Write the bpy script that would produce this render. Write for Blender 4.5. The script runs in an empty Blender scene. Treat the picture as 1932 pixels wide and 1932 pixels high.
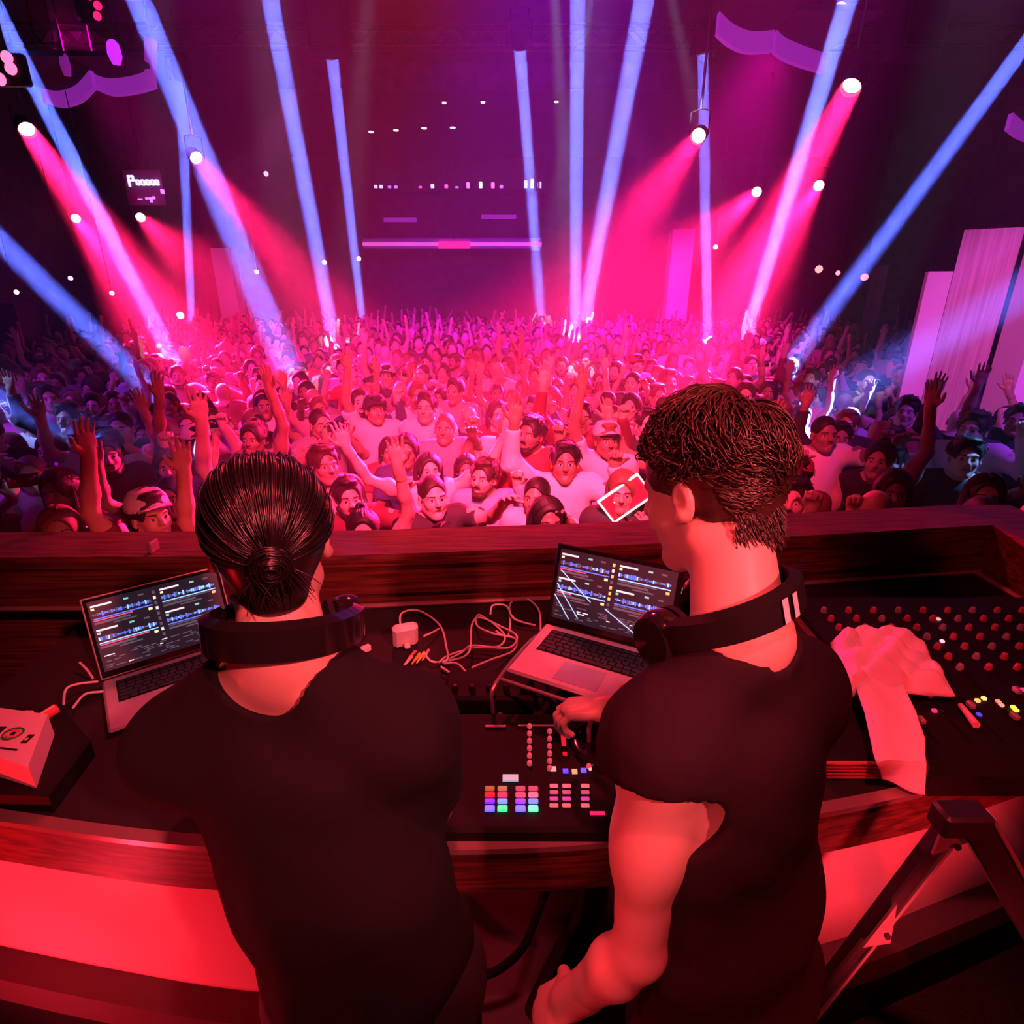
import bpy, math, random
import numpy as np
from mathutils import Vector, Matrix

S = bpy.context.scene
C = S.collection
random.seed(7)

# ------------------------------------------------------------------ camera
PITCH = math.radians(21.0)
FPX = 1100.0
CAM = Vector((0.0, 0.0, 2.0))
cam_d = bpy.data.cameras.new('camera')
cam = bpy.data.objects.new('camera', cam_d)
C.objects.link(cam)
cam_d.sensor_width = 36.0
cam_d.lens = 36.0 * FPX / 1932.0
cam_d.clip_start = 0.02
cam_d.clip_end = 200
cam.location = CAM
cam.rotation_euler = (math.radians(90) - PITCH, 0, 0)
S.camera = cam

def ray(px, py):
    x = (px - 966) / FPX
    d = (py - 966) / FPX
    return Vector((x, math.cos(PITCH) - d * math.sin(PITCH), -math.sin(PITCH) - d * math.cos(PITCH)))
def P3(px, py, d): return CAM + ray(px, py) * d                       # by distance along the view axis
def PY(px, py, y): r = ray(px, py); return CAM + r * (y / r.y)        # by distance into the room
def PZ(px, py, z): r = ray(px, py); return CAM + r * ((z - CAM.z) / r.z)  # by height

# ------------------------------------------------------------------ world, exposure
W = bpy.data.worlds.new('world'); S.world = W; W.use_nodes = True
W.node_tree.nodes['Background'].inputs[0].default_value = (0.25, 0.02, 0.30, 1)
W.node_tree.nodes['Background'].inputs[1].default_value = 0.012
S.view_settings.view_transform = 'Standard'
S.view_settings.look = 'None'
S.view_settings.exposure = 0.0
S.view_settings.gamma = 1.0
S.view_settings.use_curve_mapping = False
S.cycles.use_denoising = True
S.cycles.max_bounces = 5
S.cycles.diffuse_bounces = 2
S.cycles.glossy_bounces = 2
S.cycles.transparent_max_bounces = 6
S.cycles.volume_bounces = 0
S.cycles.sample_clamp_indirect = 4.0

# ------------------------------------------------------------------ lights, unseen fills among them
def aim(o, p, t):
    o.location = p
    o.rotation_euler = (Vector(t) - Vector(p)).to_track_quat('-Z', 'Y').to_euler()
def spot(name, p, t, col, e, ang, r=.05, blend=.4):
    l = bpy.data.lights.new(name, 'SPOT'); l.energy = e; l.color = col
    l.spot_size = math.radians(ang); l.spot_blend = blend; l.shadow_soft_size = r
    o = bpy.data.objects.new(name, l); C.objects.link(o); aim(o, p, t); return o
def disk(name, p, t, col, e, size, spread):
    l = bpy.data.lights.new(name, 'AREA'); l.shape = 'DISK'; l.energy = e; l.color = col
    l.size = size; l.spread = math.radians(spread)
    o = bpy.data.objects.new(name, l); C.objects.link(o); aim(o, p, t); return o
def point(name, p, col, e, r=.05):
    l = bpy.data.lights.new(name, 'POINT'); l.energy = e; l.color = col; l.shadow_soft_size = r
    o = bpy.data.objects.new(name, l); C.objects.link(o); o.location = p; return o

# broad washes
spot('stage_wash_light', (0.0, 0.6, 4.3), (0.0, 6.0, 0.2), (1, .030, .13), 4300, 62, .15, .8)
spot('stage_wash_far', (-1.0, 1.0, 5.2), (-3.2, 13, 0.2), (1, .012, .55), 5600, 30, .15, .9)
spot('stage_wash_far', (1.0, 1.0, 5.2), (3.6, 13, 0.2), (1, .012, .58), 5600, 30, .15, .9)
spot('front_row_fill', (0.2, 1.15, 2.75), (0.2, 4.2, 0.95), (1, .080, .10), 480, 60, .10, .9)  # unseen face light, angled low to soften nose shadows
spot('violet_haze_fill', (0.5, 5.2, 6.0), (0.5, 19, 0.4), (.34, .0, 1), 8500, 56, .3, .9)  # unseen wash added to turn the haze magenta
spot('blue_wash_light', (5.2, 2.6, 4.2), (5.0, 5.0, 0.0), (.35, .04, 1), 650, 85, .2, .9)
spot('blue_wash_light_far', (-6.2, 3.0, 4.2), (-4.6, 5.5, 0.0), (.50, .02, .9), 650, 85, .2, .9)
spot('side_panel_fill', (1.6, 2.9, 4.6), (5.4, 6.4, 1.2), (1, .10, .62), 1300, 34, .1, .8)  # unseen spot added to brighten the tall pale panels
spot('magenta_haze_light', (3.6, 9.5, 5.4), (3.8, 17.0, 0.0), (1, .0, .48), 4600, 62, .3, .9)
spot('magenta_haze_light_far', (-6.0, 9.5, 5.4), (-6.5, 17.0, 0.0), (1, .0, .40), 2400, 60, .3, .9)
spot('pillar_fill', (-4, 13, 5.5), (-10.4, 20.5, 1.6), (1, .10, .65), 1500, 26, .1, .9)  # two unseen spots added to bring up the far pillars
spot('pillar_fill', (2, 13, 5.5), (5.4, 19.5, 1.8), (1, .10, .65), 1300, 24, .1, .9)
# over the booth
spot('booth_overhead_key', (0.25, -0.1, 4.4), (0.15, 1.05, 1.2), (1, .070, .095), 450, 44, .10, .7)  # unseen key, set steep to light skin and only graze the lower panels
spot('booth_side_fill', (-1.3, -1.1, 2.4), (0.22, .66, 1.38), (1, .065, .09), 170, 24, .06, .7)  # unseen spot added to brighten the second DJ's hanging arm
spot('booth_back_light', (1.3, -1.0, 3.1), (-.12, .80, 1.60), (1, .10, .12), 560, 26, .06, .7)
spot('booth_front_light', (-0.6, 4.0, 3.8), (0.0, 1.8, 1.1), (1, .03, .05), 420, 75, .15, .7)
point('counter_lamp_left', (-1.28, 0.55, 0.34), (1, .030, .060), 17, .05)
spot('counter_lamp_long', (-1.75, 0.25, .75), (-0.6, 1.0, .62), (1, .004, .012), 70, 90, .05, .9)
spot('counter_lamp_right', (0.78, 0.45, .70), (0.90, 1.05, .74), (1, .035, .06), 22, 75, .04, .9)
spot('floor_red_light', (1.7, -0.1, 1.3), (0.75, 0.95, 0.88), (1, .004, .004), 45, 60, .05, .8)

# ------------------------------------------------------------------ materials
MATS = {}
def mat(name, col=(.5, .5, .5), rough=.5, metal=0., emit=None, es=0., bump=None, spec=.5, objcol=False, tex=None):
    if name in MATS: return MATS[name]
    m = bpy.data.materials.new(name); m.use_nodes = True
    nt = m.node_tree; b = nt.nodes['Principled BSDF']
    b.inputs['Base Color'].default_value = (*col, 1)
    b.inputs['Roughness'].default_value = rough
    b.inputs['Metallic'].default_value = metal
    b.inputs['Specular IOR Level'].default_value = spec
    if emit:
        b.inputs['Emission Color'].default_value = (*emit, 1)
        b.inputs['Emission Strength'].default_value = es
    if objcol:
        oi = nt.nodes.new('ShaderNodeObjectInfo'); nt.links.new(oi.outputs['Color'], b.inputs['Base Color'])
    tc = None
    if bump or tex: tc = nt.nodes.new('ShaderNodeTexCoord')
    if bump:
        n = nt.nodes.new('ShaderNodeTexNoise'); n.inputs['Scale'].default_value = bump[0]; n.inputs['Detail'].default_value = 6
        bp = nt.nodes.new('ShaderNodeBump'); bp.inputs['Strength'].default_value = bump[1]; bp.inputs['Distance'].default_value = bump[2]
        nt.links.new(tc.outputs['Object'], n.inputs['Vector']); nt.links.new(n.outputs['Fac'], bp.inputs['Height'])
        nt.links.new(bp.outputs['Normal'], b.inputs['Normal'])
    if tex:   # (kind, scale vector, colour a, colour b)
        kind, sc, ca, cb = tex
        mp = nt.nodes.new('ShaderNodeMapping'); mp.inputs['Scale'].default_value = sc
        nt.links.new(tc.outputs['Object'], mp.inputs['Vector'])
        n = nt.nodes.new({'noise': 'ShaderNodeTexNoise', 'wave': 'ShaderNodeTexWave', 'voronoi': 'ShaderNodeTexVoronoi'}[kind])
        nt.links.new(mp.outputs['Vector'], n.inputs['Vector'])
        r = nt.nodes.new('ShaderNodeValToRGB'); r.color_ramp.elements[0].color = (*ca, 1); r.color_ramp.elements[1].color = (*cb, 1)
        r.color_ramp.elements[0].position = .35; r.color_ramp.elements[1].position = .65
        nt.links.new(n.outputs[0], r.inputs['Fac']); nt.links.new(r.outputs['Color'], b.inputs['Base Color'])
    MATS[name] = m
    return m

M_skin = mat('skin', (.60, .42, .34), .42, bump=(60, .15, .002))
M_skinc = mat('skin_of_crowd', rough=.45, objcol=True)
M_clothc = mat('cloth_of_crowd', rough=.8, objcol=True)
M_hairc = mat('hair_of_crowd', rough=.55, objcol=True, bump=(90, .6, .004))
M_eye = mat('eye_dark', (.01, .01, .012), .2)
M_eyew = mat('eye_white', (.7, .7, .7), .3)
M_lip = mat('lips', (.58, .24, .22), .4)
M_brow = mat('eyebrow', (.03, .02, .015), .6)
M_blackhair = mat('black_hair', (.012, .009, .010), .30, spec=.8)
M_brownhair = mat('brown_hair', (.045, .022, .014), .38, spec=.7)
M_tee = mat('black_cotton', (.010, .009, .012), .9, spec=.15, bump=(25, .35, .006))
M_tee2 = mat('charcoal_cotton', (.018, .010, .014), .85, spec=.15, bump=(22, .4, .006))
M_jean = mat('black_denim', (.015, .015, .02), .85, bump=(40, .3, .004))
M_denimc = mat('dark_denim', (.03, .03, .06), .9)
M_alu = mat('aluminium', (.62, .60, .62), .35, .85)
M_aluflat = mat('brushed_aluminium', (.55, .50, .54), .5, .35)
M_key = mat('black_keys', (.012, .012, .014), .45)
M_black = mat('black_plastic', (.007, .006, .007), .65, spec=.2)
M_blackg = mat('glossy_black', (.012, .010, .012), .12, spec=.8)
M_white = mat('white_plastic', (.82, .80, .80), .4)
M_cable = mat('white_cable', (.75, .70, .72), .45)
M_cloth = mat('booth_cloth', (.010, .006, .008), .8, bump=(120, .25, .002))
M_wood = mat('dark_red_wood', (.10, .028, .022), .50, bump=(8, .2, .004), tex=('noise', (1.2, 14, 22), (.060, .016, .014), (.17, .045, .035)))
M_woodv = mat('dark_wood_board', (.10, .028, .022), .35, bump=(8, .2, .004), tex=('noise', (.8, 9, 30), (.05, .014, .012), (.15, .04, .03)))
M_trim = mat('polished_trim', (.34, .22, .22), .3, .4)
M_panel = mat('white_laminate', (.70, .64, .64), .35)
M_panel_shade = mat('white_laminate_shaded', (.16, .15, .17), .4)  # white laminate darkened, shade of the DJs put into its colour
M_plinth = mat('plinth_board', (.07, .04, .05), .6)
M_wall = mat('dark_wall', (.055, .04, .06), .85, tex=('noise', (.7, .7, .7), (.035, .025, .04), (.08, .055, .09)))
M_ceil = mat('black_ceiling', (.03, .02, .035), .9)
M_floor = mat('dance_floor_boards', (.05, .03, .04), .5)
M_mat_ = mat('rubber_mat', (.03, .015, .015), .7, tex=('voronoi', (45, 45, 45), (.035, .012, .012), (.008, .004, .004)))
M_pale = mat('pale_panel', (.72, .66, .72), .6)
M_pale2 = mat('pale_panel_grooved', (.55, .46, .54), .6, tex=('noise', (9, 9, .25), (.44, .36, .44), (.62, .54, .62)))
M_steel = mat('dark_steel', (.05, .045, .05), .4, .6)
M_redmetal = mat('bare_steel', (.45, .38, .38), .4, .7)
M_towel = mat('white_towel', (.78, .68, .70), .95, bump=(160, .5, .004))
M_violet = mat('violet_edge_glow', (.2, .05, .3), .6, emit=(.45, .03, .62), es=.5)  # light falling on the raft rim, put in as emission
M_warm = mat('warm_bulb', (.8, .5, .4), .5, emit=(1, .45, .55), es=3.0)
M_lensred = mat('red_lamp_lens', (.8, .3, .2), .3, emit=(1, .42, .30), es=14)
M_lensblue = mat('blue_lamp_lens', (.3, .4, .8), .3, emit=(.25, .45, 1), es=8)
def glow(name, col, s): return mat(name, col, .4, emit=col, es=s)

# ------------------------------------------------------------------ mesh helpers
class MB:
    def __init__(s): s.v = []; s.f = []; s.mi = []; s.mats = []
    def mid(s, m):
        if m not in s.mats: s.mats.append(m)
        return s.mats.index(m)
    def add(s, vs, fs, m):
        o = len(s.v); k = s.mid(m)
        s.v += [tuple(v) for v in vs]; s.f += [tuple(i + o for i in f) for f in fs]; s.mi += [k] * len(fs)
    def box(s, c, size, m, R=None, bev=0.):
        x, y, z = (q / 2 for q in size); c = Vector(c)
        if bev > 0:
            b = min(bev, x * .9, y * .9, z * .9); vs = []
            # rounded box: three nested rings
            ring = lambda X, Y, Z: [(-X, -Y, Z), (X, -Y, Z), (X, Y, Z), (-X, Y, Z)]
            def oct_(X, Y, Z, b_): return [(-X + b_, -Y, Z), (X - b_, -Y, Z), (X, -Y + b_, Z), (X, Y - b_, Z), (X - b_, Y, Z), (-X + b_, Y, Z), (-X, Y - b_, Z), (-X, -Y + b_, Z)]
            vs = oct_(x - b, y - b, -z, b * .4) + oct_(x, y, -z + b, b) + oct_(x, y, z - b, b) + oct_(x - b, y - b, z, b * .4)
            fs = []
            for r in range(3):
                for i in range(8): fs.append((r * 8 + i, r * 8 + (i + 1) % 8, r * 8 + 8 + (i + 1) % 8, r * 8 + 8 + i))
            fs.append(tuple(range(7, -1, -1))); fs.append(tuple(range(24, 32)))
        else:
            vs = [(-x, -y, -z), (x, -y, -z), (x, y, -z), (-x, y, -z), (-x, -y, z), (x, -y, z), (x, y, z), (-x, y, z)]
            fs = [(3, 2, 1, 0), (4, 5, 6, 7), (0, 1, 5, 4), (1, 2, 6, 5), (2, 3, 7, 6), (3, 0, 4, 7)]
        s.add([(R @ Vector(v) if R else Vector(v)) + c for v in vs], fs, m)
    def tube(s, pts, r, m, n=8, close=False):
        pts = [Vector(p) for p in pts]; k = len(pts); rr = r if isinstance(r, (list, tuple)) else [r] * k
        vs = []; up = None
        for i, p in enumerate(pts):
            a = pts[(i - 1) % k] if (i or close) else p; b = pts[(i + 1) % k] if (i < k - 1 or close) else p
            t = (b - a).normalized()
            if up is None: up = Vector((0, 0, 1)) if abs(t.z) < .9 else Vector((1, 0, 0))
            u = t.cross(up).normalized(); w = u.cross(t).normalized(); up = w
            for j in range(n):
                an = 2 * math.pi * j / n
                vs.append(p + (u * math.cos(an) + w * math.sin(an)) * rr[i])
        fs = []
        for i in range(k if close else k - 1):
            for j in range(n):
                a = i * n; b = ((i + 1) % k) * n
                fs.append((a + j, a + (j + 1) % n, b + (j + 1) % n, b + j))
        if not close: fs.append(tuple(range(n - 1, -1, -1))); fs.append(tuple((k - 1) * n + j for j in range(n)))
        s.add(vs, fs, m)
    def lathe(s, prof, m, c=(0, 0, 0), R=None, n=20):
        vs = []; c = Vector(c)
        for (r, z) in prof:
            for j in range(n):
                a = 2 * math.pi * j / n; v = Vector((r * math.cos(a), r * math.sin(a), z)); vs.append((R @ v if R else v) + c)
        fs = []
        for i in range(len(prof) - 1):
            for j in range(n): fs.append((i * n + j, i * n + (j + 1) % n, (i + 1) * n + (j + 1) % n, (i + 1) * n + j))
        fs.append(tuple(range(n - 1, -1, -1))); fs.append(tuple((len(prof) - 1) * n + j for j in range(n)))
        s.add(vs, fs, m)
    def prism(s, poly, z0, z1, m, R=None, c=(0, 0, 0)):
        n = len(poly); c = Vector(c)
        vs = [Vector((x, y, z0)) for x, y in poly] + [Vector((x, y, z1)) for x, y in poly]
        fs = [tuple(range(n - 1, -1, -1)), tuple(range(n, 2 * n))] + [(i, (i + 1) % n, n + (i + 1) % n, n + i) for i in range(n)]
        s.add([(R @ v if R else v) + c for v in vs], fs, m)
    def strip(s, A, B, m, closed=False):
        n = len(A); vs = list(A) + list(B)
        s.add(vs, [(i, (i + 1) % n, n + (i + 1) % n, n + i) for i in range(n if closed else n - 1)], m)
    def grid(s, fn, nu, nv, m):
        vs = [fn(i / nu, j / nv) for i in range(nu + 1) for j in range(nv + 1)]
        s.add(vs, [(i * (nv + 1) + j, (i + 1) * (nv + 1) + j, (i + 1) * (nv + 1) + j + 1, i * (nv + 1) + j + 1) for i in range(nu) for j in range(nv)], m)
    def obj(s, name, parent=None, smooth=True, origin=None):
        me = bpy.data.meshes.new(name)
        vs = s.v
        if origin is not None:
            o_ = Vector(origin); vs = [tuple(Vector(v) - o_) for v in vs]
        me.from_pydata(vs, [], s.f)
        for m in s.mats: me.materials.append(m)
        me.polygons.foreach_set('material_index', s.mi)
        if smooth:
            me.polygons.foreach_set('use_smooth', [True] * len(s.f))
            try: me.set_sharp_from_angle(angle=math.radians(35))
            except Exception: pass
        me.update()
        o = bpy.data.objects.new(name, me); C.objects.link(o)
        if origin is not None: o.location = origin
        if parent: o.parent = parent
        return o

def tag(o, label=None, cat=None, group=None, kind=None):
    if label: o['label'] = label
    if cat: o['category'] = cat
    if group: o['group'] = group
    if kind: o['kind'] = kind
    return o
def struct(mb, name, **k): return tag(mb.obj(name, **k), kind='structure')
def empty(name, loc, label, cat, group=None, rot=None):
    o = bpy.data.objects.new(name, None); C.objects.link(o); o.location = loc; o.empty_display_size = .1
    if rot: o.rotation_euler = rot
    return tag(o, label, cat, group)
def child(mb, name, root, smooth=True, label=None):
    o = mb.obj(name, None, smooth); o.parent = root
    if label: o['label'] = label
    return o
def childw(mb, name, root, smooth=True, label=None):
    """a part whose mesh is written in world coordinates"""
    o = mb.obj(name, None, smooth); o.parent = root
    bpy.context.view_layer.update()
    o.matrix_parent_inverse = root.matrix_world.inverted()
    if label: o['label'] = label
    return o
def smooth_path(pts, n=8):
    P = [Vector(p) for p in pts]; out = []
    for i in range(len(P) - 1):
        a = P[max(i - 1, 0)]; b = P[i]; c = P[i + 1]; d = P[min(i + 2, len(P) - 1)]
        for k in range(n):
            t = k / n
            out.append(.5 * ((2 * b) + (c - a) * t + (2 * a - 5 * b + 4 * c - d) * t * t + (3 * b - a - 3 * c + d) * t ** 3))
    out.append(P[-1]); return out

# ------------------------------------------------------------------ smooth bodies from blended volumes
class Field:
    def __init__(s, lo, hi, h):
        s.lo = np.array(lo, float); s.h = h
        s.n = np.maximum(np.ceil((np.array(hi) - s.lo) / h).astype(int) + 1, 2)
        s.F = np.full(s.n, 9., np.float32)
        s.ax = [s.lo[i] + h * np.arange(s.n[i]) for i in range(3)]
    def put(s, lo, hi, fn, k, sub=False):
        m = k + 3 * s.h
        a = np.clip(np.floor((np.array(lo) - m - s.lo) / s.h).astype(int), 0, s.n - 1)
        b = np.clip(np.ceil((np.array(hi) + m - s.lo) / s.h).astype(int) + 1, 1, s.n)
        if np.any(b <= a): return
        X, Y, Z = np.meshgrid(s.ax[0][a[0]:b[0]], s.ax[1][a[1]:b[1]], s.ax[2][a[2]:b[2]], indexing='ij', sparse=True)
        d = fn(X, Y, Z)
        sl = (slice(a[0], b[0]), slice(a[1], b[1]), slice(a[2], b[2])); f = s.F[sl]
        if sub:
            d = -d; hh = np.maximum(k - np.abs(f - d), 0) / k; s.F[sl] = np.maximum(f, d) + hh * hh * k * .25
        else:
            hh = np.maximum(k - np.abs(f - d), 0) / k; s.F[sl] = np.minimum(f, d) - hh * hh * k * .25
    def cap(s, a, b, ra, rb=None, k=.02, sub=False):
        a = np.array(a, float); b = np.array(b, float); rb = ra if rb is None else rb
        ab = b - a; L = float(ab @ ab) + 1e-12; R = max(ra, rb)
        def fn(X, Y, Z):
            t = np.clip(((X - a[0]) * ab[0] + (Y - a[1]) * ab[1] + (Z - a[2]) * ab[2]) / L, 0, 1)
            return np.sqrt((X - a[0] - t * ab[0]) ** 2 + (Y - a[1] - t * ab[1]) ** 2 + (Z - a[2] - t * ab[2]) ** 2) - (ra + t * (rb - ra))
        s.put(np.minimum(a, b) - R, np.maximum(a, b) + R, fn, k, sub)
    def ell(s, c, r, R=None, k=.02, sub=False):
        c = np.array(c, float); r = np.array(r, float); R = np.eye(3) if R is None else np.array(R, float)   # rows: local axes
        ext = np.sqrt(((R * r[:, None]) ** 2).sum(0))
        def fn(X, Y, Z):
            x = X - c[0]; y = Y - c[1]; z = Z - c[2]
            q = [(R[i, 0] * x + R[i, 1] * y + R[i, 2] * z) / r[i] for i in range(3)]
            k0 = np.sqrt(q[0] ** 2 + q[1] ** 2 + q[2] ** 2)
            k1 = np.sqrt((q[0] / r[0]) ** 2 + (q[1] / r[1]) ** 2 + (q[2] / r[2]) ** 2) + 1e-9
            return k0 * (k0 - 1) / k1
        s.put(c - ext, c + ext, fn, k, sub)
    def disp(s, fn):
        X, Y, Z = np.meshgrid(*s.ax, indexing='ij', sparse=True); s.F += fn(X, Y, Z).astype(np.float32)
    def half(s, p, n):
        """keep only the side the normal n points away from"""
        X, Y, Z = np.meshgrid(*s.ax, indexing='ij', sparse=True)
        d = (X - p[0]) * n[0] + (Y - p[1]) * n[1] + (Z - p[2]) * n[2]
        s.F = np.maximum(s.F, d.astype(np.float32))
    def mesh(s):
        F = s.F.copy()
        F[0] = F[-1] = 1; F[:, 0] = F[:, -1] = 1; F[:, :, 0] = F[:, :, -1] = 1
        I = F < 0; nx, ny, nz = F.shape
        cnt = np.zeros((nx - 1, ny - 1, nz - 1), np.int8); offs = [(i, j, k) for i in (0, 1) for j in (0, 1) for k in (0, 1)]
        for (i, j, k) in offs: cnt += I[i:nx - 1 + i, j:ny - 1 + j, k:nz - 1 + k]
        act = np.argwhere((cnt > 0) & (cnt < 8))
        if len(act) == 0: return np.zeros((0, 3)), np.zeros((0, 4), int)
        val = np.stack([F[act[:, 0] + o[0], act[:, 1] + o[1], act[:, 2] + o[2]] for o in offs], 1)
        oa = np.array(offs, float); acc = np.zeros((len(act), 3)); c = np.zeros(len(act))
        for a in range(8):
            for b in range(a + 1, 8):
                if abs(oa[a] - oa[b]).sum() != 1: continue
                x = (val[:, a] < 0) != (val[:, b] < 0)
                t = np.where(x, val[:, a] / np.where(x, val[:, a] - val[:, b], 1), 0)
                acc += np.where(x[:, None], oa[a] + t[:, None] * (oa[b] - oa[a]), 0); c += x
        V = s.lo + s.h * (act + acc / c[:, None])
        idx = np.full((nx - 1, ny - 1, nz - 1), -1, np.int64); idx[act[:, 0], act[:, 1], act[:, 2]] = np.arange(len(act))
        Q = []
        for ax in range(3):
            o1, o2 = [(1, 2), (2, 0), (0, 1)][ax]
            A = I; sl0 = [slice(None)] * 3; sl1 = [slice(None)] * 3; sl0[ax] = slice(0, -1); sl1[ax] = slice(1, None)
            a = A[tuple(sl0)]; b = A[tuple(sl1)]
            e = np.argwhere(a != b)
            if len(e) == 0: continue
            sg = a[e[:, 0], e[:, 1], e[:, 2]]
            d1 = np.zeros(3, int); d1[o1] = 1; d2 = np.zeros(3, int); d2[o2] = 1
            q = [idx[tuple((e - d1 - d2).T)], idx[tuple((e - d2).T)], idx[tuple(e.T)], idx[tuple((e - d1).T)]]
            q = np.stack(q, 1); q = np.where(sg[:, None], q, q[:, ::-1]); Q.append(q)
        Q = np.concatenate(Q); Q = Q[(Q >= 0).all(1)]
        return V, Q

def np_obj(name, parts, mats, parent=None, slot=None, tris=False, colors=None):
    """parts: list of (V, Q) joined into one mesh; slot(centres) gives a material index per face"""
    Vs, Qs, o = [], [], 0
    for V, Q in parts:
        Vs.append(V); Qs.append(Q + o); o += len(V)
    V = np.concatenate(Vs); Q = np.concatenate(Qs); k = Q.shape[1]
    me = bpy.data.meshes.new(name)
    me.vertices.add(len(V)); me.vertices.foreach_set('co', V.astype(np.float32).ravel())
    me.loops.add(Q.size); me.loops.foreach_set('vertex_index', Q.astype(np.int32).ravel())
    me.polygons.add(len(Q)); me.polygons.foreach_set('loop_start', np.arange(0, Q.size, k, dtype=np.int32))
    me.polygons.foreach_set('loop_total', np.full(len(Q), k, np.int32))
    for m in mats: me.materials.append(m)
    if slot is not None: me.polygons.foreach_set('material_index', slot(V[Q].mean(1)).astype(np.int32))
    me.polygons.foreach_set('use_smooth', np.ones(len(Q), bool))
    if colors is not None:
        ca = me.color_attributes.new('tone', 'FLOAT_COLOR', 'POINT'); ca.data.foreach_set('color', colors.astype(np.float32).ravel())
    me.update(); me.validate()
    ob = bpy.data.objects.new(name, me); C.objects.link(ob)
    if parent: ob.parent = parent
    return ob

def unit(v): v = np.array(v, float); return v / (np.linalg.norm(v) + 1e-12)
def frame(f, u=(0, 0, 1)):
    f = unit(f); r = unit(np.cross(f, u)); return np.stack([r, f, np.cross(r, f)])   # rows: right, forward, up

def head_field(hc, R, h, s=1.0, mouth=.0, neck=None):
    """the head in its own frame R (right, forward, up) about hc, ear level = 0"""
    hc = np.array(hc, float)
    w = lambda x, y, z: hc + s * (R[0] * x + R[1] * y + R[2] * z)
    pts = np.array([w(x, y, z) for x in (-.11, .11) for y in (-.13, .15) for z in (-.16, .16)])
    lo = pts.min(0); hi = pts.max(0)
    if neck is not None: lo = np.minimum(lo, np.array(neck) - .08); hi = np.maximum(hi, np.array(neck) + .05)
    G = Field(lo, hi, h); E = lambda c, r, k=.02, sub=False: G.ell(w(*c), np.array(r) * s, R, k, sub)
    K = lambda a, b, ra, rb=None, k=.015, sub=False: G.cap(w(*a), w(*b), ra * s, (ra if rb is None else rb) * s, k, sub)
    E((0, -.012, .032), (.074, .094, .086)); E((0, .035, -.025), (.060, .058, .085), .03)
    for q in (-1, 1):
        K((q * .050, .0, -.060), (q * .014, .066, -.098), .020, .018, .03)
        E((q * .036, .062, -.028), (.022, .022, .020), .02)
        K((q * .014, .088, .022), (q * .044, .072, .024), .010, .008, .015)
        E((q * .030, .096, .004), (.017, .016, .013), .012, True)
        E((q * .030, .076, .003), (.0135, .0125, .0115), .003)
        E((q * .079, -.006, -.004), (.008, .018, .030), .006); E((q * .086, -.002, -.002), (.004, .010, .018), .004, True)
        K((q * .080, .008, -.030), (q * .082, -.004, -.024), .007, .008, .006)
        E((q * .011, .100, -.024), (.008, .010, .008), .006)
    K((0, .084, .020), (0, .113, -.020), .009, .012, .012)
    E((0, .078, -.095), (.022, .018, .018), .02); E((0, .083, -.044), (.026, .014, .018), .012)
    K((-.021, .086, -.054), (.021, .086, -.054), .0065, .0065, .008); K((-.018, .085, -.065), (.018, .085, -.065), .0080, .0080, .008)
    K((0, .092, -.048), (0, .092, -.048), .007, .007, .006)
    if mouth > 0: E((0, .096, -.060 - mouth * .3), (.021, .014, .003 + mouth * .8), .004, True)
    if neck is not None:
        G.cap(w(0, -.022, -.045), neck, .054 * s, .062 * s, .03)
    return G, w
def face_slots(w, R, s=1.0):
    def slot(c):
        hc = w(0, 0, 0); q = (c - hc) / s; L = np.stack([q @ R[0], q @ R[1], q @ R[2]], 1); o = np.zeros(len(c), int)
        x, y, z = np.abs(L[:, 0]), L[:, 1], L[:, 2]
        eye = (y > .06) & ((x - .030) ** 2 / .013 ** 2 + (z - .003) ** 2 / .0075 ** 2 < 1)
        iris = (y > .06) & ((x - .030) ** 2 + (z - .003) ** 2 < .0068 ** 2)
        brow = (y > .06) & (np.abs(x - .032) < .019) & (np.abs(z - .026 + (x - .03) ** 2 * 8) < .0036)
        lip = (y > .07) & (x < .025) & (np.abs(z + .0590) < .0080 - x * .16)
        o[brow] = 3; o[lip] = 4; o[eye] = 2; o[iris] = 1
        return o
    return slot

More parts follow.
